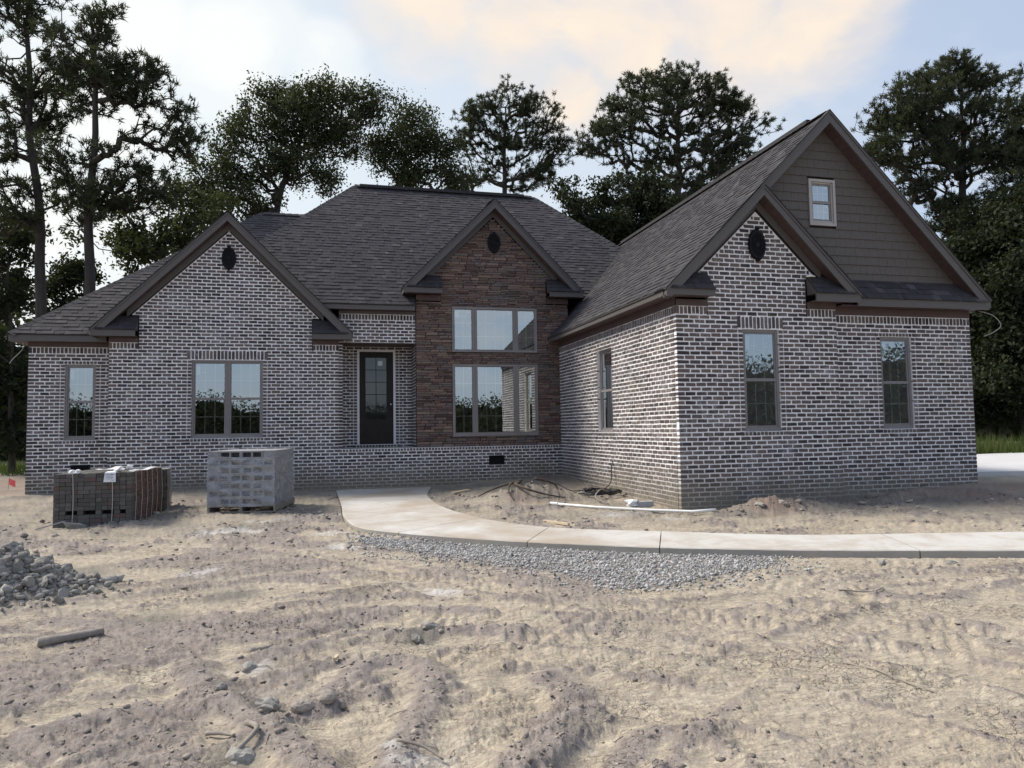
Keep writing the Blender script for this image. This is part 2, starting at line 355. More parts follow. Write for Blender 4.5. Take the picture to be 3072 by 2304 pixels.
def mk_ground():
    m, t, b = newmat('construction_soil'); p = posn(t)
    a = N(t, 'ShaderNodeAttribute'); a.attribute_name = 'mask'
    s = N(t, 'ShaderNodeSeparateColor'); L(t, a.outputs['Color'], s.inputs[0])
    clay, white, red, damp = s.outputs[0], s.outputs[1], s.outputs[2], a.outputs['Alpha']
    n1 = tnoise(t, p, 1.6, 6, 0.65, 0.4); n2 = tnoise(t, p, 14, 6, 0.7); n3 = tnoise(t, p, 90, 4, 0.75)
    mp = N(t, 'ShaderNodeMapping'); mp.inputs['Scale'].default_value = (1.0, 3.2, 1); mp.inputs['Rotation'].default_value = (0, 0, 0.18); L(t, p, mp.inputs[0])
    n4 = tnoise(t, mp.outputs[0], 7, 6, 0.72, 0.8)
    sand = mixc(t, ramp(t, n1, [(0.35, 0.0), (0.65, 1.0)]), (0.54, 0.455, 0.325), (0.63, 0.555, 0.43))
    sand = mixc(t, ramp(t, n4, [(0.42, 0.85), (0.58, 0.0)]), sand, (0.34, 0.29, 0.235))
    sand = mixc(t, ramp(t, n2, [(0.38, 0.7), (0.60, 0.0)]), sand, (0.36, 0.31, 0.255))
    sand = mixc(t, ramp(t, n4, [(0.60, 0.0), (0.74, 0.6)]), sand, (0.66, 0.60, 0.51))
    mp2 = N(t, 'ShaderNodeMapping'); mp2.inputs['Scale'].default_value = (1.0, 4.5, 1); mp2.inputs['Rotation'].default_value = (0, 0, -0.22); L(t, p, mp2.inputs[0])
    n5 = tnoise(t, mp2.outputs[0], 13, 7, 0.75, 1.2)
    sand = mixc(t, ramp(t, n5, [(0.38, 0.9), (0.48, 0.0)]), sand, (0.22, 0.18, 0.145))  # dark streaks paint the shaded near side of crevices into the colour
    gcl = mixc(t, ramp(t, n2, [(0.3, 0.0), (0.7, 1.0)]), (0.165, 0.136, 0.124), (0.37, 0.322, 0.296))
    c = mixc(t, math_n(t, 'MULTIPLY', ramp(t, math_n(t, 'ADD', clay, math_n(t, 'MULTIPLY', math_n(t, 'SUBTRACT', n5, 0.5), 1.5)), [(0.30, 0.0), (0.62, 1.0)]), 0.85), sand, gcl)
    wht = mixc(t, n2, (0.52, 0.50, 0.48), (0.68, 0.665, 0.645))
    c = mixc(t, ramp(t, math_n(t, 'ADD', white, math_n(t, 'MULTIPLY', math_n(t, 'SUBTRACT', n4, 0.5), 1.3)), [(0.38, 0.0), (0.9, 0.8)]), c, wht)
    rd = mixc(t, n2, (0.15, 0.09, 0.07), (0.34, 0.235, 0.185))
    c = mixc(t, ramp(t, math_n(t, 'ADD', red, math_n(t, 'MULTIPLY', math_n(t, 'SUBTRACT', n4, 0.5), 1.2)), [(0.3, 0.0), (0.8, 0.85)]), c, rd)
    dm = mixc(t, n2, (0.14, 0.125, 0.105), (0.27, 0.25, 0.22))
    c = mixc(t, ramp(t, math_n(t, 'ADD', damp, math_n(t, 'MULTIPLY', math_n(t, 'SUBTRACT', n1, 0.5), 1.0)), [(0.3, 0.0), (0.8, 0.9)]), c, dm)
    # fine grain, its dark specks painting in shaded crevices, and drying cracks
    c = mixc(t, ramp(t, n3, [(0.33, 0.55), (0.52, 0.0)]), c, mixc(t, 1.0, c, (0.60, 0.58, 0.57), 'MULTIPLY'))
    vo = N(t, 'ShaderNodeTexVoronoi', i_Scale=15.0); vo.feature = 'DISTANCE_TO_EDGE'
    wv = N(t, 'ShaderNodeVectorMath'); wv.operation = 'ADD'
    nz = N(t, 'ShaderNodeTexNoise', i_Scale=9.0, i_Detail=4.0); L(t, p, nz.inputs['Vector'])
    sc = N(t, 'ShaderNodeVectorMath'); sc.operation = 'SCALE'; sc.inputs['Scale'].default_value = 0.16; L(t, nz.outputs['Color'], sc.inputs[0])
    L(t, p, wv.inputs[0]); L(t, sc.outputs[0], wv.inputs[1]); L(t, wv.outputs[0], vo.inputs['Vector'])
    crk = ramp(t, vo.outputs['Distance'], [(0.0, 1.0), (0.035, 0.0)])
    crk = math_n(t, 'MULTIPLY', crk, ramp(t, tnoise(t, p, 1.1, 3), [(0.52, 0.0), (0.62, 0.85)]))
    c = mixc(t, crk, c, (0.16, 0.135, 0.11))
    L(t, c, b.inputs['Base Color']); b.inputs['Roughness'].default_value = 0.95; b.inputs['Specular IOR Level'].default_value = 0.2
    hh = math_n(t, 'ADD', math_n(t, 'MULTIPLY', n3, 0.35), math_n(t, 'SUBTRACT', math_n(t, 'MULTIPLY', n2, 0.8), math_n(t, 'MULTIPLY', crk, 0.5)))
    bump(t, b, hh, 0.9, 0.025)
    return m
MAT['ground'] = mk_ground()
def mk_clod(name, c1, c2, c3):
    m, t, b = newmat(name); p = posn(t); r = rndsrc(t, False)
    c = ramp(t, r, [(0.0, c1), (0.55, c2), (1.0, c3)])
    c = mixc(t, ramp(t, tnoise(t, p, 40, 5, 0.7), [(0.3, 0.6), (0.65, 0.0)]), c, mixc(t, 1.0, c, (0.6, 0.58, 0.57), 'MULTIPLY'))
    L(t, c, b.inputs['Base Color']); b.inputs['Roughness'].default_value = 0.95; b.inputs['Specular IOR Level'].default_value = 0.2
    bump(t, b, tnoise(t, p, 60, 5, 0.7), 0.7, 0.012)
    return m
MAT['clod'] = mk_clod('clay_clods', (0.20, 0.17, 0.15), (0.32, 0.28, 0.25), (0.48, 0.42, 0.34))
MAT['greyclod'] = mk_clod('grey_clay', (0.23, 0.217, 0.196), (0.33, 0.312, 0.282), (0.42, 0.398, 0.36))
MAT['gravel'] = mk_clod('gravel_stone', (0.20, 0.195, 0.19), (0.38, 0.375, 0.365), (0.64, 0.63, 0.61))
def mk_concrete():
    m, t, b = newmat('walk_concrete'); p = posn(t)
    n1 = tnoise(t, p, 0.55, 4, 0.6, 0.3); n2 = tnoise(t, p, 6, 6, 0.7); n3 = tnoise(t, p, 110, 3, 0.7)
    c = mixc(t, ramp(t, n1, [(0.42, 0.0), (0.6, 1.0)]), (0.43, 0.365, 0.295), (0.60, 0.585, 0.555))
    sp = N(t, 'ShaderNodeSeparateXYZ'); L(t, p, sp.inputs[0])
    mr = N(t, 'ShaderNodeMapRange'); mr.inputs[1].default_value = 3.0; mr.inputs[2].default_value = 4.6; L(t, math_n(t, 'ADD', sp.outputs[0], math_n(t, 'MULTIPLY', math_n(t, 'SUBTRACT', n2, 0.5), 1.2)), mr.inputs[0])
    c = mixc(t, mr.outputs[0], c, (0.60, 0.58, 0.545))
    c = mixc(t, ramp(t, n2, [(0.3, 0.45), (0.6, 0.0)]), c, mixc(t, 1.0, c, (0.74, 0.71, 0.67), 'MULTIPLY'))
    c = mixc(t, ramp(t, n3, [(0.3, 0.4), (0.55, 0.0)]), c, mixc(t, 1.0, c, (0.7, 0.69, 0.68), 'MULTIPLY'))
    mud = ramp(t, math_n(t, 'ADD', math_n(t, 'MULTIPLY', tnoise(t, p, 1.3, 6, 0.7, 0.6), 0.7), math_n(t, 'MULTIPLY', n2, 0.4)), [(0.50, 0.0), (0.66, 0.65)])
    c = mixc(t, mud, c, (0.37, 0.305, 0.235))
    # vertical edges darkened: their shade is painted into the colour
    nn = N(t, 'ShaderNodeNewGeometry'); s2 = N(t, 'ShaderNodeSeparateXYZ'); L(t, nn.outputs['True Normal'], s2.inputs[0])
    edge = ramp(t, math_n(t, 'ABSOLUTE', s2.outputs[2]), [(0.3, 1.0), (0.7, 0.0)])
    c = mixc(t, math_n(t, 'MULTIPLY', edge, 0.8), c, mixc(t, n2, (0.22, 0.205, 0.18), (0.40, 0.38, 0.34)))
    L(t, c, b.inputs['Base Color']); b.inputs['Roughness'].default_value = 0.9
    bump(t, b, math_n(t, 'ADD', n2, math_n(t, 'MULTIPLY', n3, 0.4)), 0.25, 0.01)
    return m
MAT['concrete'] = mk_concrete()
MAT['drive'] = simple('driveway_concrete', (0.50, 0.49, 0.50), (0.60, 0.585, 0.57), 2.0, 0.9, 0.2)

# ------------------------------------------------------------------ terrain functions
def _hash(ix, iy, seed):
    h = (ix.astype(np.int64)*374761393+iy.astype(np.int64)*668265263+seed*1442695041) & 0x7fffffff
    h = ((h ^ (h >> 13))*1274126177) & 0x7fffffff
    return ((h ^ (h >> 16)) & 0xffff)/65535.0
def vnoise(x, y, seed):
    ix = np.floor(x); iy = np.floor(y); fx = x-ix; fy = y-iy
    fx = fx*fx*fx*(fx*(fx*6-15)+10); fy = fy*fy*fy*(fy*(fy*6-15)+10)
    a = _hash(ix, iy, seed); b = _hash(ix+1, iy, seed); c = _hash(ix, iy+1, seed); d = _hash(ix+1, iy+1, seed)
    return (a*(1-fx)+b*fx)*(1-fy)+(c*(1-fx)+d*fx)*fy
def fbm(x, y, scale, octv, seed, gain=0.5):
    s = 0; amp = 1; tot = 0; k = scale; ca, sa = math.cos(0.6), math.sin(0.6)
    for i in range(octv):
        s = s+amp*vnoise(x*k+i*17.3, y*k-i*9.1, seed+i); tot += amp; amp *= gain; k *= 2.03
        x, y = x*ca-y*sa, x*sa+y*ca
    return s/tot
def sstep(a, b, x):
    t = np.clip((x-a)/(b-a), 0, 1); return t*t*(3-2*t)
def catmull(pts, n):
    P = [np.array(p, float) for p in pts]; P = [2*P[0]-P[1]]+P+[2*P[-1]-P[-2]]; out = []
    for i in range(1, len(P)-2):
        for k in range(n):
            t = k/n
            out.append(0.5*((2*P[i])+(-P[i-1]+P[i+1])*t+(2*P[i-1]-5*P[i]+4*P[i+1]-P[i+2])*t*t+(-P[i-1]+3*P[i]-3*P[i+1]+P[i+2])*t**3))
    out.append(P[-2]); return np.array(out)
CTRL = np.array([(0, 4, 0), (-4, 5, 0), (4, 5, 0), (8, 5, 0), (-2, 8, 0), (2, 8, 0), (6, 7, 0.03), (10, 7, 0.05), (-6, 9, 0), (-3, 11, .01), (0, 11, .02), (3, 10.5, .05), (5, 9.6, .06), (8, 9, .07), (12, 9, .12), (16, 9, .2),
    (1, 14, .03), (-1.5, 15, .05), (1, 17.8, .03), (-0.3, 17.9, .07), (-2, 17.9, .2), (-3.7, 17.9, .24), (-5, 17, .17), (-6.7, 18.3, .17), (-9, 18, .12), (-4, 14, .02), (-7, 14, .05), (2.6, 17.8, .11), (4, 17.9, .21), (5.6, 17.9, .27), (4, 14, .10), (5.5, 14.5, .12), (5.8, 11.4, .03), (7.2, 11.3, .10), (9, 11.3, .11), (10.5, 11.3, .22), (12.1, 11.4, .32), (14, 12, .30), (18, 16, .33), (24, 20, .35), (30, 30, .3), (-12, 30, .2), (0, 40, .3), (20, 40, .3), (-25, 15, .1), (-12, 6, 0), (25, 8, .25), (0, -10, 0), (20, -10, 0), (-20, -10, 0), (0, -60, 0.3), (60, 10, .3), (-60, 10, .2)], float)
def base_h(x, y):
    num = 0; den = 0
    for px, py, pz in CTRL:
        wgt = 1/((x-px)**2+(y-py)**2+0.25)**1.6
        num = num+wgt*pz; den = den+wgt
    return num/den
RIDGES = [([(-0.91, 5.15), (-0.66, 4.59), (-0.45, 4.26), (-0.26, 3.9), (-0.08, 3.46), (0.02, 3.1)], .11, .075), ([(-0.12, 4.27), (0.22, 4.81), (0.53, 4.78), (0.55, 4.23), (0.39, 3.79), (0.27, 3.37)], .10, .07),
    ([(0.8, 3.22), (1.09, 3.51), (1.31, 3.9), (1.26, 4.3)], .12, .075), ([(-0.5, 5.1), (0.1, 5.6), (0.72, 5.5), (1.3, 5.3)], .10, .05), ([(1.22, 3.09), (1.5, 3.4), (1.75, 3.3)], .10, .05), ([(-2.2, 6.7), (-1.2, 6.2), (-0.6, 5.7), (0.0, 5.9)], .12, .04),
    ([(0.45, 6.25), (0.75, 6.15), (1.2, 5.9)], .09, .05), ([(4.6, 5.4), (5.0, 5.2), (5.3, 5.3)], .1, .05)]
TRACKS = [([(-3.2, 6.6), (-1.6, 7.9), (.4, 8.2), (2.0, 7.4), (3.6, 5.6), (4.6, 4.0)], .16), ([(-3.4, 5.1), (-1.7, 6.25), (.2, 6.9), (1.7, 6.7), (3.0, 5.6), (3.9, 4.2), (4.2, 3.2)], .16), ([(-1.3, 3.3), (-.6, 4.1), (.1, 4.55), (.85, 4.5), (1.4, 3.9), (1.6, 3.0)], .15), ([(4.2, 6.3), (5.8, 5.9), (8.0, 5.6), (11, 4.4)], .17), ([(-3.0, 3.6), (-1.0, 4.6), (1.2, 4.3), (2.6, 3.0)], .15), ([(-6, 9.2), (-3.4, 10.4), (-1.2, 10.1), (.2, 8.6), (1.0, 6.6)], .17), ([(-4, 4.6), (-2.2, 5.6), (0.2, 6.5), (2.6, 5.6), (5.0, 5.9), (8, 5.4)], .17), ([(-4.5, 5.4), (-2.0, 7.2), (0.3, 7.6), (2.0, 6.2), (3.4, 4.3), (4.0, 3.0)], .19), ([(-5.5, 7.4), (-2.4, 9.0), (0.4, 9.0), (2.4, 7.3)], .19), ([(-1.8, 4.3), (0.0, 5.2), (1.7, 5.0), (2.8, 3.9), (3.2, 3.0)], .17), ([(0.9, 2.9), (1.9, 3.75), (3.4, 4.6), (6.0, 5.2), (8.5, 5.0)], .18), ([(-0.2, 3.0), (0.5, 3.9), (0.4, 4.7)], .16), ([(-6.0, 11.5), (-3.0, 11.4), (-0.6, 10.6), (0.1, 9.2), (1.6, 7.6)], .18)]
MOUNDS = [(7.0, 10.75, .75, .35, .20), (7.9, 10.9, .5, .3, .10), (10.3, 11.0, .9, .28, .12), (3.75, 13.75, 1.05, .5, .30), (-3.0, 7.75, .72, .5, .40), (5.3, 17.5, .9, .5, .05)]
WALK = [((.10, 18.08), (2.42, 18.08)), ((.15, 16.1), (2.05, 16.0)), ((.19, 14.0), (1.96, 14.3)), ((.20, 12.47), (2.02, 12.9)), ((.376, 11.02), (2.15, 12.1)), ((.9, 10.2), (2.3, 11.4)), ((1.586, 9.497), (2.55, 10.75)), ((2.362, 8.813), (3.0, 9.98)), ((3.1, 8.3), (3.6, 9.5)), ((3.715, 7.893), (4.3, 9.07)), ((4.6, 7.45), (5.2, 8.5)), ((5.435, 7.087), (6.0, 8.1)), ((7.328, 6.423), (7.7, 7.68)), ((9.5, 5.8), (9.9, 7.15)), ((12.5, 5.1), (13.0, 6.5))]
WF = catmull([a for a, b in WALK], 8); WB = catmull([b for a, b in WALK], 8)
WPOLY = np.vstack([WF, WB[::-1]])
GRAV = np.array([(0.39, 10.58), (1.73, 9.53), (2.81, 8.6), (3.79, 7.86), (4.96, 7.32), (4.7, 6.82), (3.64, 6.47), (2.8, 6.18), (2.47, 6.32), (2.18, 7.26), (1.47, 8.12), (0.81, 8.99), (0.28, 9.76)])
WHITE = [(1.02, 6.86, .45), (0.99, 6.26, .35), (-1.42, 11.66, .9), (0.15, 9.53, .5), (-0.53, 5.04, .22), (0.31, 3.54, .4), (1.01, 3.41, .3), (-1.23, 8.43, .5), (-0.2, 13.2, .8), (0.05, 10.9, .5), (-1.0, 12.6, .6), (0.1, 3.1, .4), (0.6, 10.3, .35), (3.2, 8.0, .3), (4.6, 11.3, .6), (5.2, 10.6, .4)]
RED = [(-8, 20, 2.0), (-7.3, 15.5, 1.4), (10.8, 10.6, 1.3), (12.6, 10.8, 1.4), (5.3, 17.6, .8), (4.9, 15.6, .8), (7.0, 10.7, .8), (-9.5, 22, 3), (3.7, 13.4, .7), (14.5, 10.5, 1.2), (-8.5, 25, 3)]
DAMP = [(3.75, 13.8, .75), (3.75, 13.7, 1.1), (3.2, 16.8, 1.5), (5.2, 16.2, .9), (8.9, 11.1, 1.0), (10.0, 10.2, 1.0), (-6.3, 17.8, 1.3), (3.6, 13.8, 1.0), (8.0, 9.9, .8), (-3.8, 17.6, 1.0), (12.0, 9.6, 1.2), (6.3, 10.6, .6), (-.35, 4.35, .16), (-.45, 3.72, .22), (.62, 5.45, .22), (-1.4, 6.6, .4), (.2, 6.95, .35), (-.9, 7.3, .4), (-.6, 4.7, .15), (1.2, 3.6, .15), (-2.6, 8.9, .5), (-1.6, 3.9, .2)]
def inside(poly, x, y):
    r = np.zeros(x.shape, bool); n = len(poly); j = n-1
    for i in range(n):
        xi, yi = poly[i]; xj, yj = poly[j]
        if yi != yj: r ^= ((yi > y) != (yj > y)) & (x < (xj-xi)*(y-yi)/(yj-yi)+xi)
        j = i
    return r
def polydist(poly, x, y, closed=True):
    d = np.full(x.shape, 1e9); n = len(poly)
    for i in range(n if closed else n-1):
        a = poly[i]; b = poly[(i+1) % n]; ab = b-a; l2 = ab@ab+1e-12
        t = np.clip(((x-a[0])*ab[0]+(y-a[1])*ab[1])/l2, 0, 1)
        d = np.minimum(d, (x-a[0]-t*ab[0])**2+(y-a[1]-t*ab[1])**2)
    return np.sqrt(d)
def polyline_ds(pl, x, y):
    d = np.full(x.shape, 1e9); s = np.zeros(x.shape); sg = np.zeros(x.shape); acc = 0
    for i in range(len(pl)-1):
        a = pl[i]; b = pl[i+1]; ab = b-a; ln = math.hypot(*ab)+1e-9
        t = np.clip(((x-a[0])*ab[0]+(y-a[1])*ab[1])/(ln*ln), 0, 1)
        ex = x-a[0]-t*ab[0]; ey = y-a[1]-t*ab[1]; dd = ex*ex+ey*ey; m = dd < d
        d = np.where(m, dd, d); s = np.where(m, acc+t*ln, s); sg = np.where(m, np.sign(ab[0]*ey-ab[1]*ex), sg); acc += ln
    return np.sqrt(d), s, sg
RIDGES = [(catmull(p, 6), a, b) for p, a, b in RIDGES]; TRACKS = [(catmull(p, 6), a) for p, a in TRACKS]
def terrain(x, y, detail=True):
    """height and colour masks (clay, white, red, damp) of the ground"""
    x = np.asarray(x, float); y = np.asarray(y, float); shp = x.shape; x = x.ravel(); y = y.ravel()
    h = base_h(x, y); rr = np.hypot(x, y)
    near = np.clip(1-(rr-14)/10, 0, 1)
    clay = np.zeros_like(x); white = np.zeros_like(x); red = np.zeros_like(x); damp = np.zeros_like(x)
    idx = np.where(near > 0)[0]
    X = x[idx]; Y = y[idx]; nr = near[idx]
    leftness = sstep(3.6, 1.2, X+0.25*(fbm(X, Y, .6, 2, 91)-.5)*4)          # the churned part lies left and centre
    r1 = fbm(X, Y, 0.95, 4, 11)
    m = .8*sstep(.56, .64, r1+.10*(fbm(X, Y, 6, 3, 13)-.5))*(0.2+0.8*leftness)
    r2 = fbm(X*0.55+Y*0.35, Y*1.5-X*0.3, 0.9, 4, 31)
    m2 = .8*sstep(.55, .62, r2+.10*(fbm(X, Y, 7, 3, 15)-.5))*(0.25+0.6*leftness)*sstep(12, 6, Y)
    cl = np.maximum(m, m2)
    hh = .05*(fbm(X, Y, .45, 2, 3)-.5)+.035*(fbm(X, Y, 1.7, 3, 5)-.5)
    lum = fbm(X, Y, 6.5, 4, 17, .6)
    bil = np.abs(fbm(X, Y, 9, 3, 23, .6)-.5)*2
    crumb = np.abs(fbm(X, Y, 24, 3, 29, .65)-.5)*2; fine = fbm(X, Y, 60, 2, 37, .6)-.5
    plate = np.abs(fbm(X+.05*(lum-.5), Y, 5.2, 4, 33, .6)-.5)*2
    hh += cl*(.004+.022*sstep(.30, .80, lum)+.012*(1-bil)**2-.006)
    hh += (.009*crumb+.007*fine+.012*(fbm(X, Y, 12, 3, 39, .6)-.5))*(0.45+.8*np.clip(cl+.3*leftness, 0, 1))-.010*sstep(.10, .0, plate)
    # shallow wheel and bucket ripples sweeping across the yard, in two families
    # flaky ledges where the clay was smeared and dried
    tq = fbm(X*.62+.12*(lum-.5), Y*1.45, 2.1, 5, 73, .55)*11; led = tq-np.floor(tq)
    hh += (.0045+.010*np.clip(cl+.35*leftness, 0, 1))*(led-.5)*sstep(0, .08, led)
    tq2 = fbm(X*.8+Y*.2, Y*2.0-X*.1, 5.5, 4, 75, .6)*8; led2 = tq2-np.floor(tq2)
    hh += (.0025+.006*np.clip(cl+.4*leftness, 0, 1))*(led2-.5)
    wv = fbm(X, Y, .55, 3, 41)
    rp1 = np.sin((Y*1.0+X*0.22+1.6*(wv-.5))*2*math.pi/.21+5*fbm(X, Y, 2.0, 3, 43))
    rp2 = np.sin((Y*.75-X*0.62+1.2*(wv-.5))*2*math.pi/.15+4*fbm(X, Y, 2.6, 3, 44))
    hh += .0105*np.sign(rp1)*np.abs(rp1)**.7*sstep(.46, .60, fbm(X, Y, .9, 3, 47))*sstep(10.5, 8, Y)
    hh += .0085*rp2*sstep(.50, .62, fbm(X, Y, 1.0, 3, 48))*sstep(9, 7, Y)
    for pts, wd in TRACKS:
        pl = pts; lo = pl.min(0)-.8; hi = pl.max(0)+.8
        k = np.where((X > lo[0]) & (X < hi[0]) & (Y > lo[1]) & (Y < hi[1]))[0]
        if not len(k): continue
        d, s, sg = polyline_ds(pl, X[k], Y[k])
        k2 = d < .75; k = k[k2]; d = d[k2]; s = s[k2]; sg = sg[k2]
        fade = .15+.85*sstep(.30, .52, fbm(X[k], Y[k], .8, 2, 51+int(wd*100)))
        bed = sstep(wd+.05, wd-.03, d)
        lug = sstep(-.05, .25, np.sin((s+.35*d+.02*(fbm(X[k], Y[k], 9, 2, 59)-.5)*4)*2*math.pi/.115))*sstep(.35, .6, fbm(X[k], Y[k], 2.3, 3, 58))
        hh[k] = hh[k]*(1-.6*fade*bed)+fade*(bed*(-.020+.017*lug*sstep(0.01, .04, d))+np.exp(-((d-wd-.06)/.065)**2)*(.008+.016*sstep(.25, .8, fbm(X[k], Y[k], 4.5, 3, 56))+.010*fbm(X[k], Y[k], 14, 4, 57, .6)))
        cl[k] = np.maximum(cl[k]*(1-.5*fade*bed), fade*(.95*np.exp(-((d-wd-.05)/.06)**2)*sstep(.32, .55, fbm(X[k], Y[k], 12, 4, 57, .65))+.50*bed*lug))
    for pts, wd, ht in RIDGES:
        pl = pts; lo = pl.min(0)-.6; hi = pl.max(0)+.6
        k = np.where((X > lo[0]) & (X < hi[0]) & (Y > lo[1]) & (Y < hi[1]))[0]
        if not len(k): continue
        d, s, sg = polyline_ds(pl, X[k]+.06*(fbm(X[k], Y[k], 5, 2, 61)-.5), Y[k]+.06*(fbm(X[k], Y[k], 5, 2, 63)-.5))
        g = np.exp(-(d/wd)**2)
        hh[k] += ht*g*(.18+.38*sstep(.25, .8, fbm(X[k], Y[k], 5, 3, 66))+.22*fbm(X[k], Y[k], 15, 4, 67, .6))-.02*np.exp(-((d-wd*2)/(wd*.7))**2)
        cl[k] = np.maximum(cl[k], g*1.1)
    hh = np.where(hh > .03, .03+(hh-.03)*.45, hh)
    for px, py, a, b, ht in MOUNDS:
        q = ((X-px)/a)**2+((Y-py)/b)**2; g = np.exp(-q*1.3)
        hh += ht*g*(.55+.9*fbm(X, Y, 6.5, 5, 71, .62)); cl = np.maximum(cl, .55*g)
    bw = sstep(9.0, 11.0, Y+.42*np.clip(X-2, 0, 6)); rc = sstep(.50, .68, fbm(X, Y, 1.6, 4, 81)); rough_h = bw*(.05*(fbm(X, Y, 2.6, 4, 77, .6)-.5)+.05*(fbm(X, Y, 9, 4, 79, .65)-.5)+rc*(.05*sstep(.35, .75, fbm(X, Y, 7, 4, 80, .65)))); cl = np.maximum(cl, .8*bw*rc)
    hh += rough_h
    # the poured walk and the brick base hold the soil down
    iw = inside(WPOLY, X, Y); dw = polydist(WPOLY, X, Y)
    lim = np.where(iw, 0, sstep(0, .5, dw))
    tot = h[idx]+hh*nr
    front = (Y < 10.5) & (~iw)
    cap = np.where(iw, .0, .085+.35*dw)
    tot = np.minimum(tot, np.where(iw, -.01, np.where(dw < .6, cap, 9)))
    tot = np.where(front & (dw < .5) & (X < 9) & (Y < 9.8-.45*(X-1)), np.minimum(tot, .012+.10*sstep(.0, .5, dw)), tot)
    ig = inside(GRAV, X, Y); dg = polydist(GRAV, X, Y)
    gm = np.where(ig, 1, 0)*sstep(0, .15, dg)
    tot = tot*(1-gm*.7)+gm*.7*(.012+.01*fbm(X, Y, 2, 2, 83))
    cl = cl*(1-gm)+gm*.75
    h[idx] = tot
    wh = np.zeros_like(X); rd = np.zeros_like(X); dm = np.zeros_like(X)
    for px, py, a in WHITE: wh = np.maximum(wh, np.exp(-((X-px)**2+((Y-py)*1.3)**2)/(a*a)))
    clay[idx] = cl*nr; white[idx] = wh*.85*sstep(.35, .6, fbm(X, Y, 3, 3, 87))
    for px, py, a in RED: red = np.maximum(red, np.exp(-((x-px)**2+(y-py)**2)/(a*a)))
    for px, py, a in DAMP: damp = np.maximum(damp, np.exp(-((x-px)**2+(y-py)**2)/(a*a)))
    dwl = np.where((y > 11.0) & (x > 5.6), np.exp(-np.clip(11.47-y, 0, 9)/.25)*.5, 0)+np.where((y > 17) & (x < 5.8), np.exp(-np.clip(18.1-y, 0, 9)/.35)*.55, 0)
    damp = np.clip(np.maximum(damp*.8, dwl), 0, 1); damp = np.maximum(damp, .50*sstep(9.8, 12.0, y+.42*np.clip(x-2, 0, 9))*(rr < 40))
    far = sstep(24, 30, rr)
    damp = np.maximum(damp, far*.6); red = np.maximum(red*.85, 0)
    return h.reshape(shp), np.stack([clay, white, red, damp], -1)
def gz(x, y): return float(terrain(np.array([x]), np.array([y]))[0][0])

# ground sheet: one polar sheet round the viewpoint, dense where it is near
th_f = np.linspace(R(-31), R(59), 940); th_c = np.linspace(R(59), R(329), 74)[1:-1]
TH = np.concatenate([th_f, th_c])
rs = [0.0, .5, 1.0, 1.5, 2.0, 2.3]
r_ = 2.55
while r_ < 32: rs.append(r_); r_ += max(.0105, r_*r_*.00112)
while r_ < 1400: rs.append(r_); r_ *= 1.16
RS = np.array(rs); nr_, nt_ = len(RS), len(TH)
GX = RS[:, None]*np.sin(TH)[None]; GY = RS[:, None]*np.cos(TH)[None]
GH, GM = terrain(GX, GY)
V = np.stack([GX, GY, GH], -1).reshape(-1, 3)
ii, jj = np.meshgrid(np.arange(nr_-1), np.arange(nt_), indexing='ij'); j2 = (jj+1) % nt_
Fq = np.stack([ii*nt_+jj, ii*nt_+j2, (ii+1)*nt_+j2, (ii+1)*nt_+jj], -1).reshape(-1, 4)[:, ::-1]
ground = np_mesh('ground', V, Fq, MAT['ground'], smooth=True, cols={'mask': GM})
tag(ground, kind='structure')

# walk: separate poured slabs with open joints
walk = empty('walkway'); tag(walk, kind='structure')
def slab(i0, i1):
    mb = MB(); g0 = .006
    top = .095; bot = -.25
    f = WF[i0:i1+1].copy(); b = WB[i0:i1+1].copy()
    f[0] += (f[1]-f[0])*g0/np.linalg.norm(f[1]-f[0]); b[0] += (b[1]-b[0])*g0/np.linalg.norm(b[1]-b[0])
    f[-1] += (f[-2]-f[-1])*g0/np.linalg.norm(f[-2]-f[-1]); b[-1] += (b[-2]-b[-1])*g0/np.linalg.norm(b[-2]-b[-1])
    n = len(f); vs = []; e = .012
    for k in range(n):
        dv = (b[k]-f[k]); dv = dv/np.linalg.norm(dv)
        fi = f[k]+dv*e; bi = b[k]-dv*e; w1 = .004*math.sin(k*1.7)
        vs += [(f[k][0], f[k][1], bot), (f[k][0], f[k][1], top-e+w1*.5), (fi[0], fi[1], top), (bi[0], bi[1], top), (b[k][0], b[k][1], top-e), (b[k][0], b[k][1], bot)]
    fs = []
    for k in range(n-1):
        for q in range(5): fs.append((k*6+q, k*6+q+1, (k+1)*6+q+1, (k+1)*6+q))
    fs.append(tuple(range(5, -1, -1))); fs.append(tuple((n-1)*6+q for q in range(6)))
    mb.add(vs, fs, .5); return mb.build('slab', MAT['concrete'], walk)
for a, b in ((0, 24), (24, 40), (40, 56), (56, 72), (72, 92), (92, 112)): slab(a, b)
drive = MB()
dpts = [(12.9, 13.4), (30, 9.6), (60, 8.0), (60, 40.0), (34, 23.5), (22.0, 20.4), (14.0, 18.9), (12.9, 18.0)]
drive.prism(dpts, .1, .385, 'Z', .5)
drive.build('driveway', MAT['drive'], kind='structure')

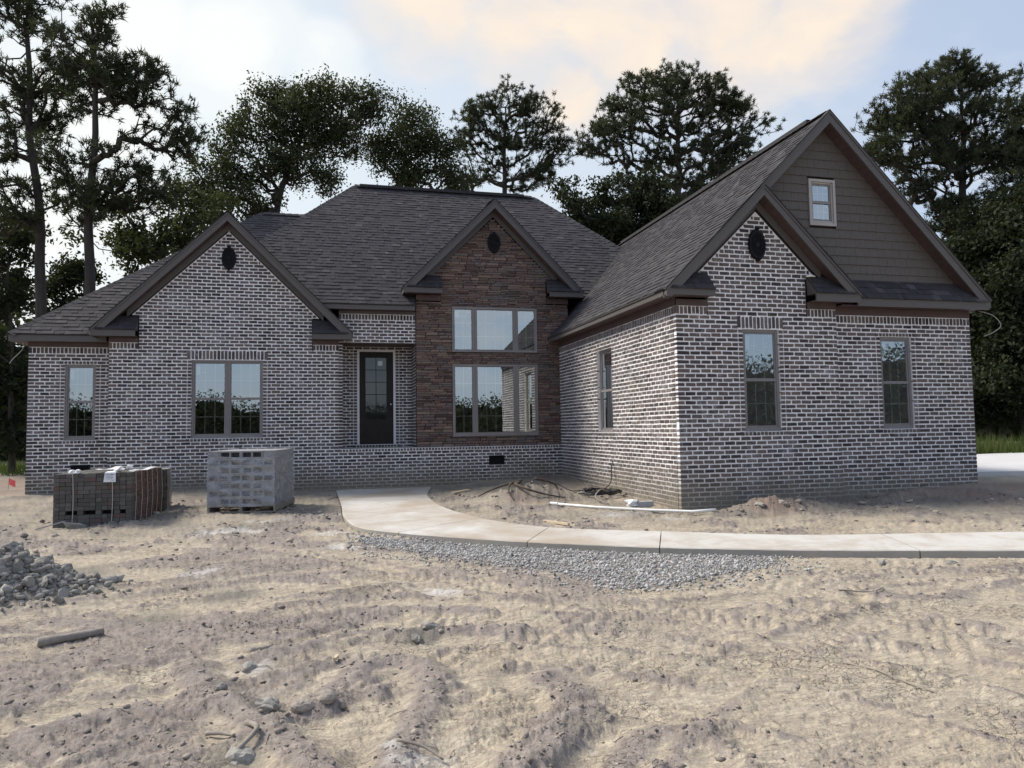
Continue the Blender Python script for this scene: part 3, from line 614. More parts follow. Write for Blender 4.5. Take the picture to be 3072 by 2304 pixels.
# ------------------------------------------------------------------ the house
c_ = .0794; LB = .2085; ZS = 3.448
YA, YL, YB, YD, YG, YR, XC = 18.107, 18.54, 18.2, 19.15, 11.471, 11.571, 5.823
house = empty('brick_house', (0, 0, 0))
tag(house, 'single storey dark brick house with white mortar, stone gable and shingle roof', 'house')
Zv = np.array([0, 0, 1.0])
class Frame:
    def __init__(s, o, u, n): s.o = np.array(o, float); s.u = np.array(u, float); s.n = np.array(n, float)
    def p(s, u, d, z): return s.o+s.u*u+s.n*d+Zv*z
FRA = Frame((0, YA, 0), (1, 0, 0), (0, -1, 0)); FRL = Frame((0, YL, 0), (1, 0, 0), (0, -1, 0)); FRB = Frame((0, YB, 0), (1, 0, 0), (0, -1, 0))
FRD = Frame((0, YD, 0), (1, 0, 0), (0, -1, 0)); FRG = Frame((0, YG, 0), (1, 0, 0), (0, -1, 0)); FRR = Frame((0, YR, 0), (1, 0, 0), (0, -1, 0))
FRS = Frame((XC, 0, 0), (0, 1, 0), (-1, 0, 0)); FAL = Frame((.27, 0, 0), (0, 1, 0), (1, 0, 0)); FAR = Frame((2.06, 0, 0), (0, 1, 0), (-1, 0, 0))
# unit brick: x,z in [-.5,.5], y from 0 (face) to 1 (back); rounded, uneven outline
def unit_piece(seed, cut=(.045, .16), jx=.03, jz=.05, bulge=0.0):
    rg = random.Random(seed)
    def cc(): return rg.uniform(.35, 1.0)
    pts = []
    for sx, sz, order in ((-1, -1, 0), (1, -1, 1), (1, 1, 0), (-1, 1, 1)):
        a, b = cut[0]*cc(), cut[1]*cc(); ex = rg.uniform(-jx, jx*.3); ez = rg.uniform(-jz, jz*.3)
        X = sx*(.5+ex); Zc = sz*(.5+ez)
        pa = (X-sx*a, Zc); pb = (X, Zc-sz*b)
        pts += [pb, pa] if order == 0 else [pa, pb]
    n = len(pts)
    vs = [(x, 0.0, z) for x, z in pts]+[(x*1.0, 1.0, z) for x, z in pts]
    fs = [tuple(range(n))]+[(i, i+n, (i+1) % n+n, (i+1) % n) for i in range(n)]
    if bulge:
        vs.append((rg.uniform(-.2, .2), -bulge, rg.uniform(-.15, .15))); fs = [(i, (i+1) % n, 2*n) for i in range(n)]+fs[1:]
    return np.array(vs), fs
BRK = [unit_piece(s, (.05, .2), .045, .09) for s in range(14)]
STN = [unit_piece(100+s, (.06, .3), .05, .10, .12) for s in range(16)]
def unit_mesh(name, vp, mat):
    me = bpy.data.meshes.new(name); me.from_pydata([tuple(v) for v in vp[0]], [], vp[1]); me.materials.append(mat); me.update(); return me
BRK_ME = [unit_mesh('brick', v, MAT['brick1']) for v in BRK]
STN_ME = [unit_mesh('stone', v, MAT['stone1']) for v in STN]
BRICKS = []; SOLDIERS = []; ROWLOCKS = []; STONES = []
mortar = MB()
def proj_area(pts):
    q = np.array(pts)-EYE; z = q@Fw
    if (z < .2).any(): return 0
    u = (q@Rt2)/z; v = (q@Up2)/z
    return 0.5*abs(np.dot(u, np.roll(v, 1))-np.dot(v, np.roll(u, 1)))*1e6
def piece(lst, fr, u0, u1, z0, z1, depth=.09, proud=.005, nv=14):
    lst.append((fr, u0, u1, z0, z1, depth, proud, random.randrange(nv)))
def m_strip(fr, u0, u1, z0, z1, u0t=None, u1t=None, rec=0.0, d1=.10):
    u0t = u0 if u0t is None else u0t; u1t = u1 if u1t is None else u1t
    P = [fr.p(u0, -rec, z0), fr.p(u1, -rec, z0), fr.p(u1, -d1, z0), fr.p(u0, -d1, z0), fr.p(u0t, -rec, z1), fr.p(u1t, -rec, z1), fr.p(u1t, -d1, z1), fr.p(u0t, -d1, z1)]
    mortar.hexa(P, .5)
def intervals(segs, holes):
    for h0, h1 in holes:
        out = []
        for a, b in segs:
            if h1 <= a or h0 >= b: out.append((a, b)); continue
            if h0 > a: out.append((a, h0))
            if h1 < b: out.append((h1, b))
        segs = out
    return [s for s in segs if s[1]-s[0] > .012]
JT = .0185
def brick_wall(fr, k0, k1, seg, holes=(), phase=0.0, endrec=(.006, .006)):
    """courses k0..k1 below ZS (k negative above); seg(z0,z1) -> list of (u0,u1,u0top,u1top); holes: (u0,u1,z0,z1)"""
    for k in range(k0, k1+1):
        zt = ZS-k*c_; zb = zt-c_; zm = (zt+zb)/2
        hs = [(h[0], h[1]) for h in holes if h[2] < zm < h[3]]
        for (a, b, at, bt) in seg(zb, zt):
            raw = intervals([(a, b)], hs)
            for s0, s1 in raw:
                t0 = at if abs(s0-a) < 1e-6 else s0; t1 = bt if abs(s1-b) < 1e-6 else s1
                m_strip(fr, s0+(endrec[0] if abs(s0-a) < 1e-6 else .004), s1-(endrec[1] if abs(s1-b) < 1e-6 else .004), zb, zt, t0+.006, t1-.006)
            for s0, s1 in intervals([(max(a, at) if at > a+1e-6 else a, min(b, bt) if bt < b-1e-6 else b)], hs):
                off = phase+(k % 2)*LB/2
                i = math.floor((s0-off)/LB); x = off+i*LB
                cuts = [s0]
                while True:
                    x += LB*1.0
                    if x >= s1-.03: break
                    if x > s0+.05: cuts.append(x+random.uniform(-.006, .006))
                cuts.append(s1)
                for q in range(len(cuts)-1):
                    l0 = cuts[q]+(JT/2 if q > 0 else 0); l1 = cuts[q+1]-(JT/2 if q < len(cuts)-2 else 0)
                    jz = random.uniform(-.0028, .0028); jh = random.uniform(-.0035, .0025)
                    if l1-l0 > .025: piece(BRICKS, fr, l0, l1, zb+JT/2+jz-jh/2, zt-JT/2+jz+jh/2, .09, random.uniform(.002, .008))
def soldier_row(fr, u0, u1, z0, z1, pitch=.0795, lst=None, proud=.004, depth=.09, rec=0.0, ends=(.006, .006)):
    lst = SOLDIERS if lst is None else lst
    n = max(1, round((u1-u0)/pitch)); p = (u1-u0)/n
    m_strip(fr, u0+ends[0], u1-ends[1], z0, z1, rec=rec)
    for i in range(n):
        a = u0+i*p; b = a+p
        piece(lst, fr, a+(0 if i == 0 else JT/2), b-(0 if i == n-1 else JT/2), z0+JT/2, z1-JT/2+random.uniform(-.002, .002), depth, proud)
def surround(fr, u0, u1, z0, z1, wjamb=.098):
    """stack of header bricks up each side of an opening"""
    k = round((ZS-z1)/c_); n = round((z1-z0)/c_)
    for i in range(n):
        zt = z1-i*c_; zb = zt-c_
        for a, b in ((u0-wjamb, u0), (u1, u1+wjamb)):
            m_strip(fr, a, b, zb, zt)
            piece(BRICKS, fr, a+JT*.7 if a < u0 else a, b if a < u0 else b-JT*.7, zb+JT/2, zt-JT/2, .09, .006)

Z_ = lambda k: ZS-k*c_
ZLED = Z_(30); ZBOT = Z_(46)
WZ0, WZ1 = Z_(26), Z_(3)          # common window sill and head
GX0, GX1, GXA = -4.905, .175, -2.365
# --- left gable + base wall (plane A)
dwin = (-3.156, -1.574)
RETL, RETR = -4.30, -.44
def segA(zb, zt):
    zm = (zb+zt)/2
    if zm < ZLED-c_: return [(GX0, XC, GX0, XC)]
    if zm < ZS: return [(GX0, GX1, GX0, GX1)]
    f = lambda z: (6.289-z)/.983
    if f(zb) < .06: return []
    if zm < 4.21: return [(RETL+.01, RETR-.01, RETL+.01, RETR-.01)] if f(zt) > 1.95 else [(max(RETL, GXA-f(zb)), min(RETR, GXA+f(zb)), max(RETL, GXA-f(zt)), min(RETR, GXA+f(zt)))]
    return [(GXA-f(zb), GXA+f(zb), GXA-f(zt), GXA+f(zt))]
fvC = (3.891, 4.292, Z_(36), Z_(33))
brick_wall(FRA, -36, 45, segA, [(dwin[0]-.098, dwin[1]+.098, WZ0-c_, ZS-.001), fvC], .07)
soldier_row(FRA, dwin[0]-.098, dwin[1]+.098, WZ1, ZS)
surround(FRA, dwin[0], dwin[1], WZ0, WZ1)
soldier_row(FRA, dwin[0]-.098, dwin[1]+.098, WZ0-c_, WZ0, .078, ROWLOCKS, .012)
soldier_row(FRA, GX0, RETL, ZS, ZS+.156); soldier_row(FRA, RETR, GX1, ZS, ZS+.156)
# ledge of rowlocks under the stone and the entry
soldier_row(Frame((0, YA-.012, 0), (1, 0, 0), (0, -1, 0)), GX1+.004, XC-.004, Z_(31), ZLED, .0775, ROWLOCKS, .004, .20)
# --- left wing (plane L)
lwin = (-5.925, -5.284); fvL = (-5.771, -5.365, Z_(36), Z_(33))
segL = lambda zb, zt: [(-6.675, GX0, -6.675, GX0)]
brick_wall(FRL, 1, 45, segL, [(lwin[0]-.098, lwin[1]+.098, WZ0-c_, WZ1), fvL], .03)
LWZ1 = Z_(4)
soldier_row(FRL, lwin[0]-.098, lwin[1]+.098, LWZ1, WZ1, .0775, ROWLOCKS, .008)
surround(FRL, lwin[0], lwin[1], WZ0, LWZ1)
soldier_row(FRL, lwin[0]-.098, lwin[1]+.098, WZ0-c_, WZ0, .078, ROWLOCKS, .012)
soldier_row(FRL, -6.675, GX0, Z_(1), Z_(1)+.156)
# --- wall above the entry (plane B), entry alcove
LINT = Z_(-3); SB = Z_(-10)
brick_wall(FRB, -10, -4, lambda zb, zt: [(GX1, 2.06, GX1, 2.06)], [], .11)
soldier_row(FRB, GX1, 2.06, SB, SB+.156)
for k in range(-3, 30):
    zt = Z_(k); zb = zt-c_
    m_strip(FRB, GX1, .268, zb, zt); piece(BRICKS, FRB, GX1, .27, zb+JT/2, zt-JT/2)
dcas = (.645, 1.632); DZ0, DZ1 = 1.135, 3.615
kd = round((ZS-DZ1)/c_)
brick_wall(FRD, -3, 29, lambda zb, zt: [(.27, 2.06, .27, 2.06)], [(dcas[0]-.098, dcas[1]+.098, ZLED, Z_(-2))], .05)
surround(FRD, dcas[0], dcas[1], Z_(29), Z_(-2))
soldier_row(FRD, dcas[0]-.098, dcas[1]+.098, Z_(30), Z_(29), .078, ROWLOCKS, .01)
brick_wall(FAL, -3, 29, lambda zb, zt: [(YB+.1, YD, YB+.1, YD)], [], .0)
brick_wall(FAR, -3, 29, lambda zb, zt: [(YB+.002, YD, YB+.002, YD)], [], .08)
# --- garage front gable (plane G)
gwin = (7.115, 7.845); GXM = 7.46; JX = 9.06
GRL, GRR = 6.435, 8.45
def segG(zb, zt):
    zm = (zb+zt)/2
    if zm < ZS: return [(XC, JX, XC, JX)]
    f = lambda z: (5.364-z)/.98
    if f(zb) < .06: return []
    if zm < 4.19: return [(GRL+.01, GRR-.01, GRL+.01, GRR-.01)] if f(zt) > 1.03 else [(max(GRL, GXM-f(zb)), min(GRR, GXM+f(zb)), max(GRL, GXM-f(zt)), min(GRR, GXM+f(zt)))]
    return [(GXM-f(zb), GXM+f(zb), GXM-f(zt), GXM+f(zt))]
brick_wall(FRG, -24, 47, segG, [(gwin[0]-.098, gwin[1]+.098, WZ0-c_, ZS-.001)], .02)
soldier_row(FRG, gwin[0]-.098, gwin[1]+.098, WZ1, ZS)
surround(FRG, gwin[0], gwin[1], WZ0, WZ1)
soldier_row(FRG, gwin[0]-.098, gwin[1]+.098, WZ0-c_, WZ0, .078, ROWLOCKS, .012)
soldier_row(FRG, XC, GRL, ZS, ZS+.156); soldier_row(FRG, GRR, JX, ZS, ZS+.156)
# --- garage right front (plane R)
XR = 12.19; rwin = (10.09, 10.79)
brick_wall(FRR, 1, 47, lambda zb, zt: [(JX, XR, JX, XR)], [(rwin[0]-.098, rwin[1]+.098, WZ0-c_, WZ1)], .09)
soldier_row(FRR, rwin[0]-.098, rwin[1]+.098, LWZ1, WZ1, .0775, ROWLOCKS, .008)
surround(FRR, rwin[0], rwin[1], WZ0, LWZ1)
soldier_row(FRR, rwin[0]-.098, rwin[1]+.098, WZ0-c_, WZ0, .078, ROWLOCKS, .012)
soldier_row(FRR, JX, XR, Z_(1), Z_(1)+.156)
# --- garage side wall (faces left)
swin = (14.485, 15.36)
brick_wall(FRS, 0, 47, lambda zb, zt: [(YG+.096, YA+.1, YG+.096, YA+.1)], [(swin[0]-.098, swin[1]+.098, WZ0-c_, WZ1+c_)], .04)
soldier_row(FRS, swin[0]-.098, swin[1]+.098, WZ1, WZ1+c_, .0775, ROWLOCKS, .008)
surround(FRS, swin[0], swin[1], WZ0, WZ1)
soldier_row(FRS, swin[0]-.098, swin[1]+.098, WZ0-c_, WZ0, .078, ROWLOCKS, .012)
soldier_row(FRS, YG+.096, YA+.1, ZS, ZS+.156)
# --- ledgestone gable
SX0, SX1, SXM = 2.06, 6.08, 4.07
uw = (2.974, 5.209, 3.466, 4.621); lw = (2.974, 5.209, 1.353, 3.153)
YST = 18.15; FST = Frame((0, YST, 0), (1, 0, 0), (0, -1, 0))
stone_back = MB()
def sseg(z):
    if z < 4.74: return (SX0, SX1)
    if z < 5.37: return (2.70, 5.49)
    f = (6.978-z)/.98
    return (SXM-f, SXM+f)
z = ZLED
while z < 6.96:
    hgt = random.choice((.035, .045, .05, .055, .065, .08)); z1 = z+hgt; zm = (z+z1)/2
    a, b = sseg(zm); at, bt = sseg(z1)
    hs = [(q[0], q[1]) for q in (uw, lw) if q[2] < zm < q[3]]
    if b-a < .05: break
    for s0, s1 in intervals([(a, b)], hs):
        P = [FST.p(s0, 0, z), FST.p(s1, 0, z), FST.p(s1, -.14, z), FST.p(s0, -.14, z), FST.p(s0, 0, z1), FST.p(s1, 0, z1), FST.p(s1, -.14, z1), FST.p(s0, -.14, z1)]
        stone_back.hexa(P, .5)
        x = s0
        while x < s1-.02:
            ln = random.uniform(.10, .42)*(1.15 if hgt < .05 else .9)
            if s1-(x+ln) < .08: ln = s1-x
            piece(STONES, FST, x+.003, x+ln-.003, z+.003, z1-.003, .06, random.uniform(.012, .04), 16)
            x += ln
    z = z1
MAT['stoneback'] = simple('stone_joint', (0.03, 0.024, 0.022), (0.045, 0.036, 0.032), 10, 0.95, 0.2)
stone_back.build('stone_backing', MAT['stoneback'], house)
mortar.build('mortar', MAT['mortar'], house)

def piece_matrix(b):
    fr, u0, u1, z0, z1, dep, prd, k = b
    o = fr.p((u0+u1)/2, prd, (z0+z1)/2); U = fr.u*(u1-u0); D = -fr.n*dep; Zz = Zv*(z1-z0)
    return Matrix(((U[0], D[0], Zz[0], o[0]), (U[1], D[1], Zz[1], o[1]), (U[2], D[2], Zz[2], o[2]), (0, 0, 0, 1)))
def face_pts(b):
    fr, u0, u1, z0, z1, dep, prd, k = b
    return [fr.p(u0, prd, z0), fr.p(u1, prd, z0), fr.p(u1, prd, z1), fr.p(u0, prd, z1)]
def emit(lst, units, meshes, name, rest_name, mat, parent, limit=300):
    order = sorted(range(len(lst)), key=lambda i: -proj_area(face_pts(lst[i])))
    single = set(order[:limit]); rest = MB()
    for i in order[:limit]:
        o = bpy.data.objects.new(name, meshes[lst[i][7]]); COL.objects.link(o); o.parent = parent; o.matrix_world = piece_matrix(lst[i])
    for i in order[limit:]:
        Mx = np.array(piece_matrix(lst[i])); v, f = units[lst[i][7]]
        rest.add(v@Mx[:3, :3].T+Mx[:3, 3], f)
    if rest.v: rest.build(rest_name, mat, parent, kind='stuff')
emit(BRICKS, BRK, BRK_ME, 'brick', 'brickwork', MAT['brick'], house)
emit(SOLDIERS, BRK, BRK_ME, 'soldier_brick', 'soldier_brickwork', MAT['brick'], house)
emit(ROWLOCKS, BRK, BRK_ME, 'rowlock_brick', 'rowlock_brickwork', MAT['brick'], house)
emit(STONES, STN, STN_ME, 'stone', 'stonework', MAT['stone'], house)

# --- hidden sides, floor, ceilings and the dark rooms behind the glass
def hb(name, mat, *boxes):
    m = MB()
    for b in boxes: m.box(*b)
    return m.build(name, mat, house)
hb('side_wall', MAT['mortar'], (-6.675, -6.57, YL+.102, 28, -.1, 3.7))
hb('side_wall', MAT['mortar'], (XR-.10, XR, YR+.102, 24.0, -.1, 3.7))
hb('back_wall', MAT['mortar'], (-6.57, XR-.1, 28, 28.1, -.1, 3.7))
hb('interior_floor', MAT['subfloor'], (-6.56, 5.7, 19.3, 27.9, .95, 1.05), (5.95, 12.05, 11.75, 23.9, .0, .10))
hb('interior_wall', MAT['interior'], (-6.56, 12.0, 24.2, 24.3, .0, 5.2), (5.76, 5.82, 18.4, 24.1, 1.05, 5.0), (2.15, 2.25, 18.4, 22.5, 1.05, 5.0), (-.2, -.1, 18.3, 24.1, 1.05, 3.6))
hb('interior_ceiling', MAT['interior'], (-6.5, 2.1, 19.4, 24.1, 3.62, 3.66), (2.26, 5.75, 18.4, 24.1, 4.72, 4.76), (5.95, 12.05, 11.75, 18.2, 3.62, 3.66))
hb('interior_wall', MAT['interior'], (-4.88, -4.80, 18.3, 19.4, 1.05, 3.62), (-6.56, .27, 18.68, 18.70, -.1, 1.05))
hb('porch_floor', MAT['concrete'], (.273, 2.057, YA+.19, YD-.002, .2, ZLED-.006), (.18, .27, YA+.19, YB-.003, .2, ZLED-.006))
hb('porch_ceiling', MAT['soffit'], (.275, 2.055, YB+.102, YD-.002, LINT-.001, LINT+.05))
hb('steel_lintel', MAT['trim'], (.275, 2.05, YB-.002, YB+.10, LINT-.014, LINT-.001))

# --- trim: rake boards, fascias, soffits, friezes, eave returns
OV = .30
def part(name, mat, fn, parent=house):
    m = MB(); fn(m); return m.build(name, mat, parent)
SHROWS = []      # shingle tabs to emit: (corner points 8, area)
def rake(ax, az, ex, ez, yf, yw, side, dz=.205, frieze=None, fz=None, cut=.155):
    """one sloped side of a gable: apex (ax,az) to eave (ex,ez); front face at yf, wall face at yw"""
    t = .035
    s = 1 if ex > ax else -1
    slope = (az-ez)/abs(ex-ax)
    part('rake_board', MAT['trim'], lambda m: m.prism([(ax, az), (ex, ez), (ex, ez-cut), (ex-s*.10, ez-cut), (ax, az-dz)] if True else None, yf, yf+t, 'Y', .5))
    part('rake_trim', MAT['trim'], lambda m: m.prism([(ax, az+.001), (ex, ez+.001), (ex, ez-.062), (ax, az-.062)], yf-.018, yf-.001, 'Y', .5))
    # sloped soffit in panels
    x0 = ax; n = max(2, int(abs(ex-ax)*math.hypot(1, slope)/.16)); dx = (ex-s*.12-ax)/n
    for i in range(n):
        xa = ax+dx*i+s*.0025; xb = ax+dx*(i+1)-s*.0025
        za = az-dz+.012-slope*abs(xa-ax); zb = az-dz+.012-slope*abs(xb-ax)
        part('soffit_panel', MAT['soffit'], lambda m: m.prism([(xa, za), (xb, zb), (xb, zb+.02), (xa, za+.02)], yf+t+.002, yw-.002, 'Y', .5))
    if frieze:
        za = az-dz+.01
        xe = frieze
        part('frieze_board', MAT['trim'], lambda m: m.prism([(ax, za), (xe, za-slope*abs(xe-ax)), (xe, za-slope*abs(xe-ax)-fz), (ax, za-fz)], yw-.024, yw-.008, 'Y', .5))
def eave_return(xa, xb, zf0, zf1, ztop, yf, yw, inner, frz=(3.604, 3.715), frx=None):
    """short boxed return with its own little shingled roof; inner: 'L' or 'R' end that dies into the wall"""
    part('return_fascia', MAT['trim'], lambda m: m.box(xa, xb, yf+.001, yf+.036, zf0, zf1, .5))
    part('return_soffit', MAT['soffit'], lambda m: m.box(xa+.01, xb-.01, yf+.038, yw-.004, zf0+.012, zf0+.03, .5))
    hp = ztop-zf1; ta, tb = (xa+.03+hp, xb-.004) if inner == 'R' else (xa+.004, xb-.03-hp); z0_ = zf1+.002
    part('return_roof_deck', MAT['trim'], lambda m: m.add([(xa+.02, yf-.01, z0_), (xb-.004, yf-.01, z0_), (xb-.004, yw-.006, z0_), (xa+.02, yw-.006, z0_), (ta, yw-.006, ztop-.01), (tb, yw-.006, ztop-.01)], [(0, 1, 5, 4), (3, 2, 1, 0), (2, 3, 4, 5), (0, 4, 3), (1, 2, 5)], .5))
    a, b = frx or (xa, xb)
    part('frieze_board', MAT['soffit'], lambda m: m.box(a, b, yw-.03, yw-.008, frz[0], frz[1], .5))

# shingles -------------------------------------------------------------------
SH = []
def shingles(o, u, v, poly, expo=.143, lift=.006, wmin=.07, wmax=.24, vmax=None):
    """tabs on the plane o + u*a + v*b inside the convex polygon poly [(a,b)...]"""
    o = np.array(o, float); u = np.array(u, float); u /= np.linalg.norm(u); v = np.array(v, float); v /= np.linalg.norm(v); n = np.cross(u, v)
    if n[2] < 0: n = -n
    P = np.array(poly); b0 = P[:, 1].min(); b1 = min(P[:, 1].max(), vmax or 1e9)
    def rng_at(b):
        xs = []
        for i in range(len(P)):
            p, q = P[i], P[(i+1) % len(P)]
            if (p[1]-b)*(q[1]-b) <= 0 and p[1] != q[1]: xs.append(p[0]+(q[0]-p[0])*(b-p[1])/(q[1]-p[1]))
        return (min(xs), max(xs)) if len(xs) >= 2 else None
    k = 0; b = b0-.012
    while b < b1-.01:
        r = rng_at(min(max(b+expo*.5, b0+1e-4), b1-1e-4))
        r2 = rng_at(min(max(b+expo, b0+1e-4), b1-1e-4)) or r
        if r:
            a = r[0]; a_end = r[1]; bt = min(b+expo+.012, b1)
            while a < a_end-.01:
                w = random.uniform(wmin, wmax)
                if a_end-(a+w) < .06: w = a_end-a
                th = random.choice((.007, .008, .016, .018)); e = .0015
                def pt(x, y, h): return o+u*x+v*y+n*(h+lift)
                bb = b+random.uniform(-.004, .004)
                pts = [pt(a+e, bb, -.012), pt(a+w-e, bb, -.012), pt(a+w-e, bt, -.012), pt(a+e, bt, -.012), pt(a+e, bb, th), pt(a+w-e, bb, th), pt(a+w-e, bt, .001), pt(a+e, bt, .001)]
                SH.append(pts); a += w
        b += expo; k += 1
def deck(name, pts, th=.03, mat='trim'):
    """roof deck: convex polygon of 3-D points with thickness below"""
    m = MB(); n = len(pts); P = [tuple(p) for p in pts]+[(p[0], p[1], p[2]-th) for p in pts]
    m.add(P, [tuple(range(n)), tuple(range(2*n-1, n-1, -1))]+[(i, i+n, (i+1) % n+n, (i+1) % n) for i in range(n)], .5)
    return m.build(name, MAT[mat], house)
MAT['felt'] = simple('roof_edge', (0.03, 0.028, 0.03), (0.045, 0.042, 0.045), 12, 0.9, 0.2)
def caps(p0, p1, wd=.15, seg=.2):
    """overlapping cap shingles along a ridge or hip from p0 (low) to p1"""
    p0 = Vector(p0); p1 = Vector(p1); d = (p1-p0); ln = d.length; d.normalize(); sd_ = d.cross(Vector((0, 0, 1))).normalized(); up = sd_.cross(d).normalized()
    m = MB(); n = int(ln/seg)
    for i in range(n):
        a = p0+d*(i*seg); b = p0+d*((i+1)*seg+.03); drop = wd*.62
        f = lambda q, s, h: q+sd_*s+up*h
        lo = [f(a, -wd, .022-drop), f(a, 0, .036), f(a, wd, .022-drop)]; hi = [f(b, -wd, .010-drop), f(b, 0, .020), f(b, wd, .010-drop)]
        lo2 = [q-up*.014 for q in lo]
        m.add(lo+hi+lo2, [(0, 1, 4, 3), (1, 2, 5, 4), (6, 7, 1, 0), (7, 8, 2, 1)])
    return m.build('ridge_cap', MAT['shingle'], house)
S2 = math.sqrt(2)
# 1 left wing hip roof (pitch .91)
PL = .91; lz0 = 3.79; lx0 = -6.975; ly0 = YL-.30; rt = 4.9
deck('roof_deck', [(lx0, ly0, lz0), (.4, ly0, lz0), (.4, ly0+rt, lz0+PL*rt), (lx0+rt, ly0+rt, lz0+PL*rt)], .03, 'felt')
deck('roof_deck', [(lx0, ly0, lz0), (lx0+rt, ly0+rt, lz0+PL*rt), (lx0, ly0+2*rt, lz0)], .03, 'felt')
deck('roof_deck', [(lx0, ly0+2*rt, lz0), (lx0+rt, ly0+rt, lz0+PL*rt), (.4, ly0+rt, lz0+PL*rt), (.4, ly0+2*rt, lz0)], .03, 'felt')
hl = math.hypot(1, PL)
shingles((lx0, ly0, lz0), (1, 0, 0), (0, 1, PL), [(0, 0), (7.3, 0), (7.3, rt*hl), (rt, rt*hl)])
caps((lx0, ly0, lz0), (lx0+rt, ly0+rt, lz0+PL*rt)); caps((.2, ly0+rt, lz0+PL*rt), (lx0+rt, ly0+rt, lz0+PL*rt))
part('fascia', MAT['trim'], lambda m: m.box(lx0, -5.0, ly0+.012, ly0+.047, 3.625, 3.772, .5))
part('fascia', MAT['trim'], lambda m: m.box(lx0, lx0+.035, ly0+.049, ly0+9.7, 3.625, 3.772, .5))
part('soffit', MAT['soffit'], lambda m: m.box(lx0+.037, -4.92, ly0+.049, YL-.002, 3.635, 3.65, .5))
part('soffit', MAT['soffit'], lambda m: m.box(lx0+.037, -6.68, YL, ly0+9.7, 3.635, 3.65, .5))
part('frieze_board', MAT['soffit'], lambda m: m.box(-6.68, GX0-.002, YL-.02, YL-.001, Z_(1)+.158, 3.633, .5))
# 2 main hip roof (12/12)
my0, mz0 = 17.9, 4.605; mh = 4.40; mxl, mxr = .69, 6.38
E1 = [(mxl-mh, my0, mz0), (mxr+mh, my0, mz0), (mxr, my0+mh, mz0+mh), (mxl, my0+mh, mz0+mh)]
deck('roof_deck', [(mxl-mh+.42, my0+.42, mz0+.42), (mxr+mh-.42, my0+.42, mz0+.42), (mxr, my0+mh, mz0+mh), (mxl, my0+mh, mz0+mh)], .03, 'felt')
deck('roof_deck', [(-.31, my0, mz0), (2.04, my0, mz0), (2.04, my0+.44, mz0+.44), (-.76, my0+.44, mz0+.44)], .03, 'felt')
deck('roof_deck', [(mxl-mh+.42, my0+.42, mz0+.42), (mxl, my0+mh, mz0+mh), (mxl-mh+.42, my0+2*mh-.42, mz0+.42)], .03, 'felt')
deck('roof_deck', [(mxr+mh, my0, mz0), (mxr+mh, my0+2*mh, mz0), (mxr, my0+mh, mz0+mh)], .03, 'felt')
deck('roof_deck', [(mxl-mh, my0+2*mh, mz0), (mxl, my0+mh, mz0+mh), (mxr, my0+mh, mz0+mh), (mxr+mh, my0+2*mh, mz0)], .03, 'felt')
shingles((mxl-mh, my0, mz0), (1, 0, 0), (0, 1, 1), [(.42, .43*S2), (mxr-mxl+2*mh-.42, .43*S2), (mxr-mxl+mh, mh*S2), (mh, mh*S2)])
shingles((-.33, my0, mz0), (1, 0, 0), (0, 1, 1), [(.02, 0), (2.36, 0), (2.36, .43*S2), (-.42, .43*S2)])
caps((mxl-mh+.45, my0+.45, mz0+.45), (mxl, my0+mh, mz0+mh)); caps((mxr+mh-.45, my0+.45, mz0+.45), (mxr, my0+mh, mz0+mh)); caps((mxl, my0+mh, mz0+mh+.02), (mxr, my0+mh, mz0+mh+.02), .16)
part('ridge_vent', MAT['felt'], lambda m: m.box(mxl+.15, mxr-.35, my0+mh-.14, my0+mh+.14, mz0+mh-.05, mz0+mh+.030, .5))
part('fascia', MAT['trim'], lambda m: m.box(-.22, 2.02, my0+.012, my0+.047, 4.47, 4.588, .5))
part('soffit', MAT['soffit'], lambda m: m.box(GX1-.4, 2.02, my0+.049, YB-.022, 4.478, 4.492, .5))
part('frieze_board', MAT['trim'], lambda m: m.box(GX1, 2.06, YB-.02, YB-.001, SB+.158, 4.475, .5))
# 3 left gable
gyf = YA-OV
gz_, ga = 3.872, 6.675
for sx in (-1, 1):
    ex = GXA+sx*2.853
    deck('roof_deck', [(GXA, gyf-.025, ga+.004), (ex+sx*.02, gyf-.025, gz_-.016), (ex+sx*.02, 21.6, gz_-.016), (GXA, 21.6, ga+.004)], .02, 'felt')
    shingles((ex, 21.5, gz_), (0, -1, 0), (-sx, 0, .983), [(0, 0), (21.5-gyf+.03, 0), (21.5-gyf+.03, 4.0), (0, 4.0)])
    rake(GXA, ga, ex, gz_, gyf, YA, sx, frieze=GXA+sx*2.18, fz=.165)
caps((GXA, 21.4, ga+.01), (GXA, gyf-.03, ga+.01))
eave_return(GXA-2.853+.036, RETL, 3.716, 3.858, 4.21, gyf, YA, 'R', frx=(GX0, RETL))
eave_return(RETR, GXA+2.853-.036, 3.706, 3.842, 4.21, gyf, YA, 'L', frx=(RETR, GX1))
part('fascia', MAT['trim'], lambda m: m.box(GXA-2.853, GXA-2.853+.034, gyf+.037, YL-.3, 3.71, 3.845, .5))
part('fascia', MAT['trim'], lambda m: m.box(GXA+2.853-.034, GXA+2.853, gyf+.037, YB-.31, 3.71, 3.845, .5))
HIP = lambda l, v, rr: [(0, 0), (l, 0), (l, v), (.38, v)] if rr == 'R' else [(0, 0), (l, 0), (l-.38, v), (0, v)]
for a, b, zf, rr in ((GXA-2.80, RETL, 3.858, 'R'), (RETR, GXA+2.80, 3.842, 'L')):
    shingles((a, gyf-.012, zf), (1, 0, 0), (0, OV, 4.2-zf), HIP(b-a, .455, rr), lift=.012)
